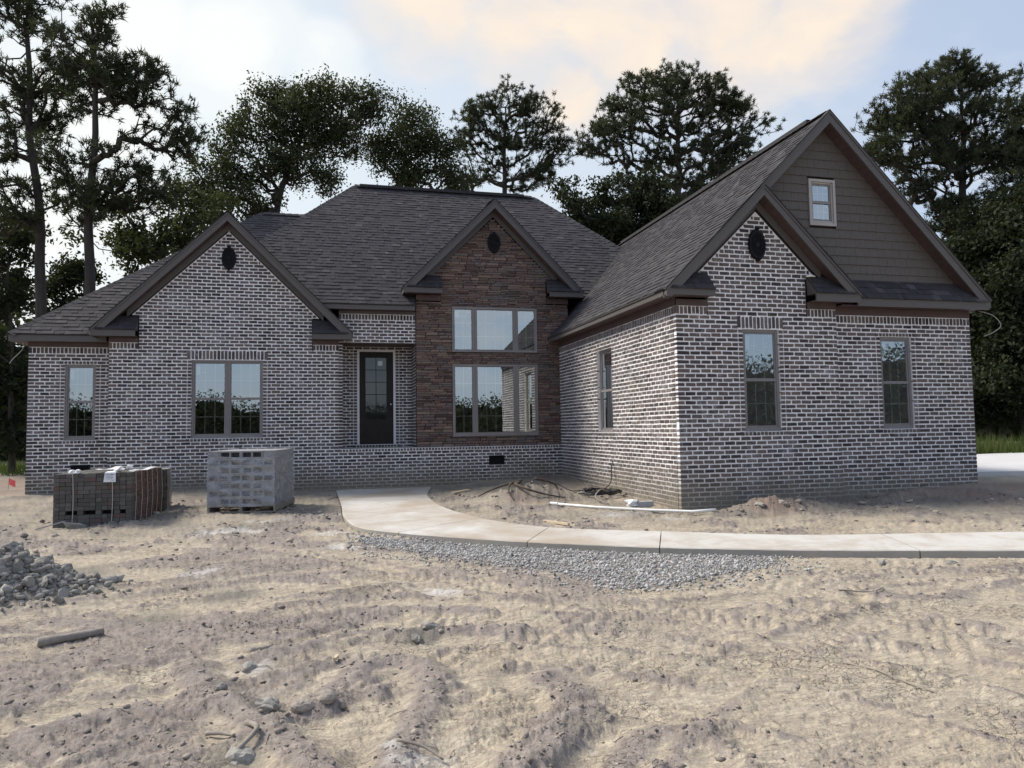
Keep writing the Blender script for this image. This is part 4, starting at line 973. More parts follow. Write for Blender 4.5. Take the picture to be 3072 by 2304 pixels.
# 4 stone gable
syf = 17.8; sza, sze, shw = 7.39, 5.045, 2.345
for sx in (-1, 1):
    ex = SXM+sx*shw
    deck('roof_deck', [(SXM, syf-.025, sza+.004), (ex+sx*.02, syf-.025, sze-.016), (ex+sx*.02, 18.4, sze-.016), (ex+sx*.02, 20.75, sze-.016), (SXM, 20.75, sza+.004)], .02, 'felt')
    shingles((ex, 20.6, sze), (0, -1, 0), (-sx, 0, 1), [(0, 0), (20.6-syf+.03, 0), (20.6-syf+.03, 3.3), (0, 3.3)])
    rake(SXM, sza, ex, sze, syf, YST-.03, sx, dz=.235, frieze=SXM+sx*1.72, fz=.165, cut=.15)
caps((SXM, 20.5, sza+.01), (SXM, syf-.03, sza+.01))
eave_return(SXM-shw+.036, 2.69, 4.905, 5.04, 5.40, syf, YST-.03, 'R', frz=(4.76, 4.90), frx=(SX0, 2.69))
eave_return(5.49, SXM+shw-.036, 4.905, 5.04, 5.40, syf, YST-.03, 'L', frz=(4.76, 4.90), frx=(5.49, SX1))
for a, b, rr in ((SXM-shw+.05, 2.69, 'R'), (5.49, SXM+shw-.05, 'L')):
    shingles((a, syf-.012, 5.04), (1, 0, 0), (0, .3, .36), HIP(b-a, .465, rr), lift=.012)
part('fascia', MAT['trim'], lambda m: m.box(SXM-shw, SXM-shw+.034, syf+.037, 18.25, 4.90, 5.03, .5))
part('side_wall', MAT['stoneback'], lambda m: m.box(SX0+.002, SX0+.10, YST+.145, 20.0, 4.4, 5.03, .5))
part('side_wall', MAT['stoneback'], lambda m: m.box(SX1-.10, SX1, YST+.145, 20.0, 3.8, 5.03, .5))
# 5 garage roof
gry = YR-OV; grz, gre, ghw, grx = 7.30, 3.86, 3.445, 8.965
for sx in (-1, 1):
    ex = grx+sx*ghw
    deck('roof_deck', [(grx, gry-.025, grz+.004), (ex+sx*.02, gry-.025, gre-.016), (ex+sx*.02, 24.3, gre-.016), (grx, 24.3, grz+.004)], .02, 'felt')
    rake(grx, grz, ex, gre, gry, YR, sx, dz=.225, cut=.165)
shingles((grx-ghw, YG-OV-.03, gre), (0, 1, 0), (1, 0, 1), [(0, 0), (9.2, 0), (13.0, ghw*S2), (.1, ghw*S2)])
caps((grx, 22.6, grz+.015), (grx, gry-.03, grz+.015))
part('ridge_vent', MAT['felt'], lambda m: m.box(grx-.13, grx+.13, gry+.5, 21.0, grz-.05, grz+.028, .5))
part('fascia', MAT['trim'], lambda m: m.box(grx-ghw, grx-ghw+.035, YG-OV+.037, 18.1, 3.735, 3.842, .5))
part('soffit', MAT['soffit'], lambda m: m.box(grx-ghw+.037, XC-.002, YG-OV+.04, YA-.01, 3.742, 3.757, .5))
part('frieze_board', MAT['soffit'], lambda m: m.box(XC-.03, XC-.008, YG+.0, YA-.02, ZS+.158, 3.74, .5))
# small front gable of the garage
qx, qz, qhw = 7.465, 5.765, 1.925; qy = YG-OV
for sx in (-1, 1):
    ex = qx+sx*qhw if sx > 0 else grx-ghw
    ez = 3.862
    deck('roof_deck', [(qx, qy-.025, qz+.004), (ex+sx*.02, qy-.025, ez-.016), (ex+sx*.02, YR+.05, ez-.016), (qx, YR+.05, qz+.004)], .02, 'felt')
    rake(qx, qz, ex, ez, qy, YG, sx, dz=.19, frieze=qx+sx*1.3, fz=.165)
shingles((qx+qhw, YR-.002, 3.862), (0, -1, 0), (-1, 0, .985), [(0, 0), (.43, 0), (.43, 2.7), (0, 2.7)])
eave_return(grx-ghw+.036, GRL, 3.738, 3.856, 4.2, qy, YG, 'R', frx=(XC, GRL))
eave_return(GRR, qx+qhw-.036, 3.70, 3.85, 4.19, qy, YG, 'L', frx=(GRR, JX))
for a, b, rr in ((grx-ghw+.05, GRL, 'R'), (GRR, qx+qhw-.05, 'L')):
    shingles((a, qy-.012, 3.852), (1, 0, 0), (0, OV, .34), HIP(b-a, .45, rr), lift=.012)
# pent roof across the main garage gable
part('fascia', MAT['trim'], lambda m: m.box(qx+qhw+.003, grx+ghw-.037, gry+.001, gry+.036, 3.655, 3.80, .5))
part('soffit', MAT['soffit'], lambda m: m.box(JX+.02, grx+ghw-.04, gry+.038, YR-.012, 3.662, 3.677, .5))
part('frieze_board', MAT['soffit'], lambda m: m.box(JX+.004, XR-.002, YR-.011, YR-.001, Z_(1)+.158, 3.66, .5))
part('return_roof_deck', MAT['trim'], lambda m: m.prism([(gry-.01, 3.802), (YR-.006, 4.18), (YR-.006, 3.802)], qx+qhw-.4, grx+ghw-.05, 'X', .5))
shingles((qx+qhw-.4, gry-.012, 3.805), (1, 0, 0), (0, OV, .385), [(0, 0), (grx+ghw-.05-(qx+qhw-.4), 0), (grx+ghw-.45-(qx+qhw-.4), .49), (0, .49)], lift=.012)
part('fascia', MAT['trim'], lambda m: m.box(grx+ghw-.035, grx+ghw, gry+.037, 24.2, 3.70, 3.842, .5))
part('soffit', MAT['soffit'], lambda m: m.box(XR+.002, grx+ghw-.037, gry+.04, 24.2, 3.662, 3.677, .5))
# emit shingles
order = sorted(range(len(SH)), key=lambda i: -proj_area([SH[i][q] for q in (4, 5, 6, 7)]) if SH[i][4][1] < 30 else 0)
QF = [(4, 5, 6, 7), (0, 1, 5, 4), (1, 2, 6, 5), (3, 0, 4, 7)]
rest = MB()
def vis(i):
    q = np.array(SH[i])[4:8].mean(0); nrm = np.cross(np.array(SH[i][5])-SH[i][4], np.array(SH[i][7])-SH[i][4])
    if nrm[2] < 0: nrm = -nrm
    return nrm@(EYE-q) > 0
cnt = 0
for i in order:
    if cnt < 300 and vis(i):
        P = np.array(SH[i]); o0 = P.mean(0); me = bpy.data.meshes.new('shingle'); me.from_pydata([tuple(x) for x in P-o0], [], QF); me.materials.append(MAT['shingle1'])
        o = bpy.data.objects.new('shingle', me); COL.objects.link(o); o.parent = house; o.location = o0; cnt += 1
    else: rest.add(SH[i], QF)
rest.build('shingle_roofing', MAT['shingle'], house, kind='stuff')

# --- shake siding of the main garage gable
kwin = (8.642, 9.211, 5.199, 6.079)
zs = 4.16; row = .1645
while zs < 7.03:
    zt = min(zs+row, 7.07); f0 = min((7.085-zs)/1.0, 3.2); f1 = max((7.085-zt)/1.0, .01)
    segs = intervals([(grx-f0, grx+f0)], [(kwin[0], kwin[1])] if (zs < kwin[3] and zt > kwin[2]) else [])
    for a, b in segs:
        m = MB(); x = a
        while x < b-.005:
            wd = random.uniform(.11, .26); x1 = min(x+wd, b)
            if b-x1 < .05: x1 = b
            at = max(x, grx-f1); bt = min(x1, grx+f1)
            if bt-at > .01 or True:
                at = min(max(at, grx-f1), grx+f1); bt = min(max(bt, grx-f1), grx+f1); j = random.uniform(0, .003)
                m.hexa([(x+.0015, YR-.024-j, zs), (x1-.0015, YR-.024-j, zs), (x1-.0015, YR, zs), (x+.0015, YR, zs), (at+.0015, YR-.008, zt+.012), (bt-.0015, YR-.008, zt+.012), (bt-.0015, YR, zt+.012), (at+.0015, YR, zt+.012)])
            x = x1
        m.build('siding_board', MAT['siding'], house)
    zs += row
part('gable_sheathing', MAT['felt'], lambda m: (m.prism([(grx-3.3, 3.8), (grx+3.3, 3.8), (grx+3.3, 3.9), (grx, 7.12), (grx-3.3, 3.9)], YR+.045, YR+.075, 'Y', .5)))

# --- windows
def bar(m, fr, u0, u1, z0, z1, d0, d1): 
    P = [fr.p(u0, d0, z0), fr.p(u1, d0, z0), fr.p(u1, d1, z0), fr.p(u0, d1, z0), fr.p(u0, d0, z1), fr.p(u1, d0, z1), fr.p(u1, d1, z1), fr.p(u0, d1, z1)]
    m.hexa(P, .5)
def sub(name, mat, parent, fr, *bars):
    m = MB()
    for b in bars: bar(m, fr, *b)
    return m.build(name, mat, parent)
def lite(win, fr, a, b, z0, z1, d, cols, rows, glass='glass'):
    """a pane with its grille"""
    m = MB(); m.add([fr.p(a, d, z0), fr.p(b, d, z0), fr.p(b, d, z1), fr.p(a, d, z1)], [(0, 1, 2, 3)], .5); m.build('pane', MAT[glass], win)
    for i in range(1, cols): x = a+(b-a)*i/cols; sub('muntin', MAT['muntin'], win, fr, (x-.0085, x+.0085, z0, z1, d-.006, d-.012))
    for i in range(1, rows): zq = z0+(z1-z0)*i/rows; sub('muntin', MAT['muntin'], win, fr, (a, b, zq-.0085, zq+.0085, d-.0065, d-.0115))
def frame_ring(m, fr, a, b, z0, z1, t, d0, d1, bt=None):
    bt = bt or t
    bar(m, fr, a, a+t, z0, z1, d0, d1); bar(m, fr, b-t, b, z0, z1, d0, d1); bar(m, fr, a+t, b-t, z1-t, z1, d0, d1); bar(m, fr, a+t, b-t, z0, z0+bt, d0, d1)
def sticker(win, fr, a, b, z0, z1, d): sub('sticker', MAT['paper'], win, fr, (a, b, z0, z1, d-.004, d-.005))
def double_hung(win, fr, a, b, z0, z1, d, cols=3, glass='glass'):
    zm = (z0+z1)/2+.005
    m = MB(); frame_ring(m, fr, a, b, zm-.02, z1, .034, d+.012, d-.03); m.build('upper_sash', MAT['frame'], win)
    m = MB(); frame_ring(m, fr, a, b, z0, zm+.02, .034, d+.010, d-.012, .045); bar(m, fr, a+.002, b-.002, zm-.028, zm+.024, d+.013, d+.022); m.build('lower_sash', MAT['frame'], win)
    lite(win, fr, a+.03, b-.03, zm+.02, z1-.032, d, cols, 2, glass); lite(win, fr, a+.03, b-.03, z0+.04, zm-.02, d, cols, 2, glass)
    sticker(win, fr, b-.13, b-.06, z1-.075, z1-.05, d); sticker(win, fr, b-.13, b-.06, zm-.085, zm-.06, d)
def film(win, fr, a, b, z0, z1, d, seed):
    """slack plastic sheet taped over the window"""
    nx, nz = 26, 60; rg = np.random.default_rng(seed); U, W = np.meshgrid(np.linspace(a, b, nx), np.linspace(z0, z1, nz))
    h = .012*np.sin((U*3+W*9+rg.random())*4+2*np.sin(U*7+W*2))+.010*np.sin((U*22-W*13)+3*np.sin(W*5))+.008*np.abs(np.sin((U*30+W*38)))
    edge = np.minimum(np.minimum(U-a, b-U)/.05, np.minimum(W-z0, z1-W)/.06).clip(0, 1)
    D = d+(.012+h)*edge
    V = fr.o[None]+U.reshape(-1, 1)*fr.u[None]+D.reshape(-1, 1)*fr.n[None]+W.reshape(-1, 1)*Zv[None]
    i, j = np.meshgrid(np.arange(nz-1), np.arange(nx-1), indexing='ij'); F = np.stack([i*nx+j, i*nx+j+1, (i+1)*nx+j+1, (i+1)*nx+j], -1).reshape(-1, 4)
    np_mesh('plastic_film', V, F, MAT['film'], win, smooth=True)
def window(fr, a, b, z0, z1, units, d=-.055, mull=.075, t=.05, mat='frame', sill=True):
    m = MB(); frame_ring(m, fr, a+.003, b-.003, z0+.003, z1-.003, t, d+.02, d-.06)
    return m, d
def hung_window(fr, a, b, z0, z1, n=1, glass='glass', flm=None, mat='frame', d=-.055, stk=True, t=.045):
    m = MB(); frame_ring(m, fr, a+.004, b-.004, z0+.004, z1-.004, t, d+.02, d-.05, t+.015)
    win = m.build('window', MAT[mat], house); mw = .085
    wi = (b-a-2*t-(n-1)*mw)/n
    for k in range(n):
        u0 = a+t+k*(wi+mw); u1 = u0+wi
        double_hung(win, fr, u0, u1, z0+t+.012, z1-t, d-.012, 3, glass)
        if k: sub('mullion', MAT['frame'], win, fr, (u0-mw, u0-.06, z0+t+.016, z1-t-.001, d+.014, d-.05), (u0-.058, u0-.027, z0+t+.016, z1-t-.001, d+.006, d-.05), (u0-.025, u0, z0+t+.016, z1-t-.001, d+.014, d-.05))
    if stk:
        u0 = a+t; sticker(win, fr, u0+.05, u0+.13, z1-t-.30, z1-t-.08, d-.012); sticker(win, fr, u0+.16, u0+.29, z1-t-.25, z1-t-.235, d-.012)
    if flm: film(win, fr, a+.02, b-.02, z0+.02, z1-.02, d+.024, flm)
    return win
w1 = hung_window(FRA, dwin[0], dwin[1], WZ0, WZ1, 2); w1['label'] = 'paired taupe windows in the left brick gable'
w2 = hung_window(FRL, lwin[0], lwin[1], WZ0, LWZ1, 1)
w3 = hung_window(FRG, gwin[0], gwin[1], WZ0, WZ1, 1, flm=5); w3['label'] = 'garage window under crinkled plastic film'
w4 = hung_window(FRR, rwin[0], rwin[1], WZ0, LWZ1, 1, flm=9)
w5 = hung_window(FRS, swin[0], swin[1], WZ0, WZ1, 1, d=-.075)
FRK = Frame((0, YR-.03, 0), (1, 0, 0), (0, -1, 0))
w6 = hung_window(FRK, kwin[0]+.045, kwin[1]-.045, kwin[2]+.045, kwin[3]-.045, 1, mat='frame_light', d=-.03, stk=False, t=.03); w6['label'] = 'small window high in the shake siding gable'
m = MB(); frame_ring(m, FRK, kwin[0], kwin[1], kwin[2], kwin[3], .05, .018, -.028); m.build('window_casing', MAT['frame_light'], house)
FSW = Frame((0, YA, 0), (1, 0, 0), (0, -1, 0))
def picture_window(q, rows, stick):
    a, b, z0, z1 = q; d = -.02; t = .045
    m = MB(); frame_ring(m, FSW, a, b, z0, z1, t, d+.04, d-.07); win = m.build('window', MAT['frame'], house)
    mw = .10; s = (b-a)*.215
    xs = [(a+t, a+t+s, 2), (a+t+s+mw, b-t-s-mw, 4), (b-t-s, b-t, 2)]
    for k, (u0, u1, cl) in enumerate(xs):
        mm = MB(); frame_ring(mm, FSW, u0, u1, z0+t, z1-t, .022, d+.02, d-.03); mm.build('sash', MAT['frame'], win)
        lite(win, FSW, u0+.02, u1-.02, z0+t+.02, z1-t-.02, d, cl, rows)
        sticker(win, FSW, u1-.13, u1-.06, z1-t-.10, z1-t-.065, d)
        if k: sub('mullion', MAT['frame'], win, FSW, (u0-mw, u0-.062, z0+t, z1-t, d+.036, d-.06), (u0-.060, u0-.040, z0+t, z1-t, d+.026, d-.06), (u0-.038, u0, z0+t, z1-t, d+.036, d-.06))
    if stick: sticker(win, FSW, a+.07, a+.18, z1-.28, z1-.10, d); sticker(win, FSW, a+.20, a+.37, z1-.27, z1-.245, d); sticker(win, FSW, a+.36, a+.375, z1-.245, z1-.08, d)
    return win
picture_window(uw, 3, True)['label'] = 'upper three part window in the stone gable'
picture_window(lw, 4, False)['label'] = 'lower three part window in the stone gable'
part('window_sill', MAT['frame'], lambda m: m.box(lw[0]-.01, lw[1]+.01, YA-.02, YA+.02, lw[2]-.03, lw[2]-.001, .5))
hb('window_buck', MAT['felt'], (2.96, 2.973, YA+.05, YA+.14, lw[2], lw[3]), (5.21, 5.223, YA+.05, YA+.14, lw[2], lw[3]), (2.96, 2.973, YA+.05, YA+.14, uw[2], uw[3]), (5.21, 5.223, YA+.05, YA+.14, uw[2], uw[3]))
# --- front door
m = MB(); yc = YD-.03
m.box(dcas[0], dcas[0]+.058, yc, YD+.08, DZ0, DZ1, .5); m.box(dcas[1]-.058, dcas[1], yc, YD+.08, DZ0, DZ1, .5); m.box(dcas[0]+.058, dcas[1]-.058, yc, YD+.08, DZ1-.058, DZ1, .5)
m.build('door_casing', MAT['casing'], house)
part('door_threshold', MAT['casing'], lambda m: m.box(dcas[0], dcas[1], yc-.03, YD+.08, Z_(29)+.004, DZ0-.001, .5))
dx0, dx1 = dcas[0]+.06, dcas[1]-.06; gl0, gl1, gzb, gzt = .86, 1.40, 1.80, 3.405
m = MB(); y0, y1 = YD+.012, YD+.056
m.box(dx0, gl0, y0, y1, DZ0+.005, DZ1-.06, .5); m.box(gl1, dx1, y0, y1, DZ0+.005, DZ1-.06, .5); m.box(gl0, gl1, y0, y1, gzt, DZ1-.06, .5); m.box(gl0, gl1, y0, y1, DZ0+.005, gzb, .5)
door = m.build('front_door', MAT['door'], house); door['label'] = 'dark front door with a tall glass light'
FDO = Frame((0, YD+.012, 0), (1, 0, 0), (0, -1, 0))
m = MB(); frame_ring(m, FDO, gl0-.03, gl1+.03, gzb-.03, gzt+.03, .03, .016, -.001); m.build('glass_moulding', MAT['door'], door)
m = MB(); m.add([FDO.p(gl0, -.02, gzb), FDO.p(gl1, -.02, gzb), FDO.p(gl1, -.02, gzt), FDO.p(gl0, -.02, gzt)], [(0, 1, 2, 3)], .5); m.build('glass_pane', MAT['doorglass'], door)
for i in (1,): sub('muntin', MAT['door'], door, FDO, ((gl0+gl1)/2-.008, (gl0+gl1)/2+.008, gzb, gzt, -.014, -.026))
for i in (1, 2, 3, 4): zq = gzb+(gzt-gzb)*i/5; sub('muntin', MAT['door'], door, FDO, (gl0, gl1, zq-.008, zq+.008, -.0145, -.0255))
m = MB(); frame_ring(m, FDO, .845, 1.40, 1.39, 1.67, .028, .012, -.001); frame_ring(m, FDO, .90, 1.345, 1.445, 1.615, .022, .010, -.001); m.build('raised_panel', MAT['door'], door)
m = MB(); m.tube([(1.505, YD+.01, 2.183), (1.505, YD-.035, 2.183)], .012, 8); m.tube([(1.505, YD-.03, 2.183), (1.505, YD-.045, 2.183), (1.505, YD-.068, 2.183), (1.505, YD-.078, 2.183)], [.016, .03, .03, .012], 12); m.build('door_knob', MAT['metal'], door, True)
m = MB(); m.tube([(1.505, YD+.012, 2.055), (1.505, YD-.012, 2.055)], .027, 12); m.build('deadbolt', MAT['black'], door)
sub('sticker', MAT['paper'], door, FDO, (1.18, 1.30, 3.20, 3.32, -.027, -.028))
hb('entry_wall', MAT['interior'], (.2, 2.1, 21.2, 21.3, 1.05, 3.62))
# --- gable vents (black oval medallions)
def gable_vent(x, y, z, rx, rz):
    m = MB(); n = 44; pts = []
    prof = [(1.0, 0.0), (1.0, .03), (.93, .05), (.80, .045), (.74, .02), (.70, .02)]
    rings = []
    for kq, (s, d) in enumerate(prof):
        ring = []
        for i in range(n):
            t = 2*math.pi*i/n; sc = s*(1+(.045*math.cos(t*22) if kq < 3 else 0)); ring.append((x+rx*sc*math.cos(t), y-.006-d, z+rz*sc*math.sin(t)))
        rings.append(ring)
    vs = [p for r_ in rings for p in r_]; fs = []
    for a in range(len(prof)-1):
        for i in range(n): fs.append((a*n+i, a*n+(i+1) % n, (a+1)*n+(i+1) % n, (a+1)*n+i))
    m.add(vs, fs, .5); v = m.build('gable_vent', MAT['black'], house)
    b = MB(); b.add([(x+rx*.72*math.cos(2*math.pi*i/n), y-.012, z+rz*.72*math.sin(2*math.pi*i/n)) for i in range(n)], [tuple(range(n))], .5); b.build('backing', MAT['void'], v)
    for i in range(-4, 5):
        xx = x+i*rx*.155; hh = rz*.70*math.sqrt(max(0, 1-(i*.155/.72)**2)); part('louvre', MAT['black'], lambda q: q.box(xx-.006, xx+.006, y-.03, y-.014, z-hh, z+hh, .5), v)
    c = MB(); c.tube([(x, y-.016, z), (x, y-.045, z), (x, y-.06, z)], [rx*.30, rx*.28, rx*.12], 16); c.build('rosette', MAT['black'], v)
    for sg in (-1, 1): t = MB(); t.tube([(x, y-.02, z+sg*rz*.94), (x, y-.055, z+sg*rz*1.02), (x, y-.03, z+sg*rz*1.10)], [rx*.22, rx*.24, rx*.10], 10); t.build('finial', MAT['black'], v)
gable_vent(-2.358, YA, 5.64, .165, .265); gable_vent(4.093, YST-.03, 6.32, .17, .255); gable_vent(7.458, YG, 4.748, .175, .28)
# --- foundation vents
def fvent(fr, q, slats):
    a, b, z0, z1 = q; m = MB(); frame_ring(m, fr, a+.003, b-.003, z0+.003, z1-.003, .022, .004, -.06); v = m.build('foundation_vent', MAT['black'], house)
    sub('backing', MAT['void'], v, fr, (a+.02, b-.02, z0+.02, z1-.02, -.055, -.06))
    if slats:
        for i in range(11): x = a+.035+(b-a-.07)*i/10; sub('slat', MAT['black'], v, fr, (x-.007, x+.007, z0+.022, z1-.022, .002, -.03))
    else:
        for i in range(5): zq = z0+.04+(z1-z0-.08)*i/4; sub('slat', MAT['void'], v, fr, (a+.022, b-.022, zq-.004, zq+.004, -.02, -.03))
fvent(FRL, fvL, True); fvent(FRA, fvC, False)
# white mortar dab left on the right garage return
m = MB(); m.tube([(GRR-.02, YG-.05, 4.20), (GRR+.08, YG-.06, 4.215), (GRR+.17, YG-.05, 4.20)], [.015, .026, .012], 8); m.build('mortar_dab', MAT['mortar'], house, True)

# ------------------------------------------------------------------ trees
def tree_growth(rng, lobes, trunk, Y, ntip, clump, depthk=.85, base_r=.2, up=.5):
    """tips clumped inside ellipsoid lobes, joined to the trunk by nearest-parent branches"""
    tips = []
    areas = np.array([l[2]*l[3] for l in lobes]); prob = areas/areas.sum()
    nclu = max(8, ntip//clump)
    for q in range(nclu):
        l = lobes[rng.choice(len(lobes), p=prob)]
        d = rng.normal(size=3); d /= np.linalg.norm(d); rad = rng.random()**.33
        cc = np.array([l[0]+d[0]*l[2]*rad, Y+d[1]*(l[2]*.5+l[3]*.5)*rad*depthk+rng.normal()*.35, l[1]+d[2]*l[3]*rad])
        k = max(2, int(rng.normal(clump, clump*.3))); s = .13+.012*clump
        tips.append(cc+rng.normal(size=(k, 3))*np.array([s, s, s*.55]))
    tips = np.vstack(tips)
    tr = [np.array([trunk[0][0], Y, -.1])]+[np.array([t[0], Y+.15*math.sin(i*2.1), t[1]]) for i, t in enumerate(trunk)]
    nodes = []; par = []
    for i in range(len(tr)-1):
        n = max(2, int(np.linalg.norm(tr[i+1]-tr[i])/.45))
        for k in range(n):
            nodes.append(tr[i]+(tr[i+1]-tr[i])*k/n+np.array([.03*math.sin(len(nodes)*.7), .03*math.cos(len(nodes)*.9), 0])); par.append(len(nodes)-2)
    nodes.append(tr[-1]); par.append(len(nodes)-2); par[0] = -1
    ntr = len(nodes)
    P = np.zeros((len(tips)*6+ntr+10, 3)); P[:ntr] = nodes; cnt = ntr
    ax = np.array(tr)
    dist_tr = np.min(np.linalg.norm(tips[:, None]-P[None, :ntr], axis=2), axis=1)
    tip_id = []
    for t in np.argsort(dist_tr):
        p = tips[t]; d = np.linalg.norm(P[:cnt]-p, axis=1)
        cost = d+1.2*np.maximum(0, P[:cnt, 2]+up*d*.55-p[2])+np.where(np.arange(cnt) < ntr, .15, 0)
        j = int(np.argmin(cost)); L_ = d[j]; n = 1 if L_ < .5 else (2 if L_ < 1.1 else (4 if L_ < 2.5 else 5)); pr = j
        a = P[j].copy()
        for k in range(1, n+1):
            f = k/n; q = a+(p-a)*f
            if k < n: q += rng.normal(size=3)*.05*L_*.6; q[2] -= .07*L_*math.sin(f*math.pi)
            P[cnt] = q; par.append(pr); pr = cnt; cnt += 1
        tip_id.append(pr)
    P = P[:cnt]; par = np.array(par)
    wgt = np.zeros(cnt); wgt[tip_id] = 1
    for i in range(cnt-1, -1, -1):
        if par[i] >= 0 and i >= ntr: wgt[par[i]] += wgt[i]
    for i in range(ntr-1, 0, -1): wgt[par[i]] += wgt[i]
    rad = .009*np.maximum(wgt, 1)**.46; rad *= 1
    top = P[ntr-1, 2]
    for i in range(ntr): rad[i] = max(rad[i]*.5, base_r*(1-.78*min(1, max(0, P[i, 2])/top)))
    return P, par, rad, ntr, np.array(tip_id)
def branch_mesh(P, par, rad, ntr, n=5):
    ch = np.array([i for i in range(len(P)) if par[i] >= 0]); pa = par[ch]
    A = P[pa]; B = P[ch]; D = B-A; ln = np.linalg.norm(D, axis=1, keepdims=True)+1e-9; D = D/ln
    ref = np.where(np.abs(D[:, 2:3]) > .9, np.array([[1, 0, 0.]]), np.array([[0, 0, 1.]])); U = np.cross(D, ref); U /= np.linalg.norm(U, axis=1, keepdims=True)+1e-9; W = np.cross(D, U)
    ang = np.arange(n)*2*math.pi/n
    circ = U[:, None]*np.cos(ang)[None, :, None]+W[:, None]*np.sin(ang)[None, :, None]
    ra = np.minimum(rad[pa], rad[ch]*1.6)[:, None, None]; rb = rad[ch][:, None, None]
    V = np.concatenate([A[:, None]+circ*ra, B[:, None]+circ*rb], 1).reshape(-1, 3)
    m = len(ch); base_i = np.arange(m)[:, None]*2*n; k = np.arange(n); k2 = (k+1) % n
    F = np.stack([base_i+k, base_i+k2, base_i+n+k2, base_i+n+k], -1).reshape(-1, 4)
    return V, F
def needles(rng, tips, dirs, per, length, width):
    n = len(tips); T = np.repeat(tips, per, 0); Dm = np.repeat(dirs, per, 0)
    d = rng.normal(size=(n*per, 3))+Dm*1.0; d[:, 2] += .35; d /= np.linalg.norm(d, axis=1, keepdims=True)
    L_ = length*(.6+.7*rng.random((n*per, 1))); s = np.cross(d, rng.normal(size=(n*per, 3))); s /= np.linalg.norm(s, axis=1, keepdims=True)
    o = T+rng.normal(size=(n*per, 3))*length*.25
    a = o-s*width; b = o+s*width; c = o+d*L_
    V = np.stack([a, b, c], 1).reshape(-1, 3); F = np.arange(len(V)).reshape(-1, 3)
    return V, F, np.repeat(rng.random(n), per)*.7+.3*rng.random(n*per)
def leaves(rng, tips, per, size, spread):
    n = len(tips); T = np.repeat(tips, per, 0)+rng.normal(size=(n*per, 3))*spread
    a = rng.normal(size=(n*per, 3)); a /= np.linalg.norm(a, axis=1, keepdims=True); b = np.cross(a, rng.normal(size=(n*per, 3))); b /= np.linalg.norm(b, axis=1, keepdims=True)
    s = size*(.6+.8*rng.random((n*per, 1)))
    V = np.stack([T-a*s, T+b*s*.5, T+a*s, T-b*s*.5], 1).reshape(-1, 3); F = np.arange(len(V)).reshape(-1, 4)
    return V, F, np.repeat(rng.random(n), per)*.6+.4*rng.random(n*per)
def make_tree(name, label, key, kind, ntip, clump, seed, per, size, base_r=.2, group=None, mat=None, width=.02, spread=.16):
    Y, lobes, trunk = TREES[key]; rng = np.random.default_rng(seed)
    P, par, rad, ntr, tid = tree_growth(rng, lobes, trunk, Y, ntip, clump, base_r=base_r)
    root = empty(name, (trunk[0][0], Y, 0)); tag(root, label, 'tree', group)
    off = np.array([trunk[0][0], Y, 0])
    V, F = branch_mesh(P-off, par, rad, ntr); np_mesh('trunk', V, F, MAT['bark'], root, smooth=True)
    tips = P[tid]; dirs = tips-P[par[tid]]; dirs /= np.linalg.norm(dirs, axis=1, keepdims=True)+1e-9
    if kind == 'pine': V, F, r = needles(rng, tips, dirs, per, size, width)
    else: V, F, r = leaves(rng, tips, per, size, spread)
    np_mesh('crown', V-off, F, MAT[mat or ('needle' if kind == 'pine' else 'leaf')], root, rnd=r)
    return root
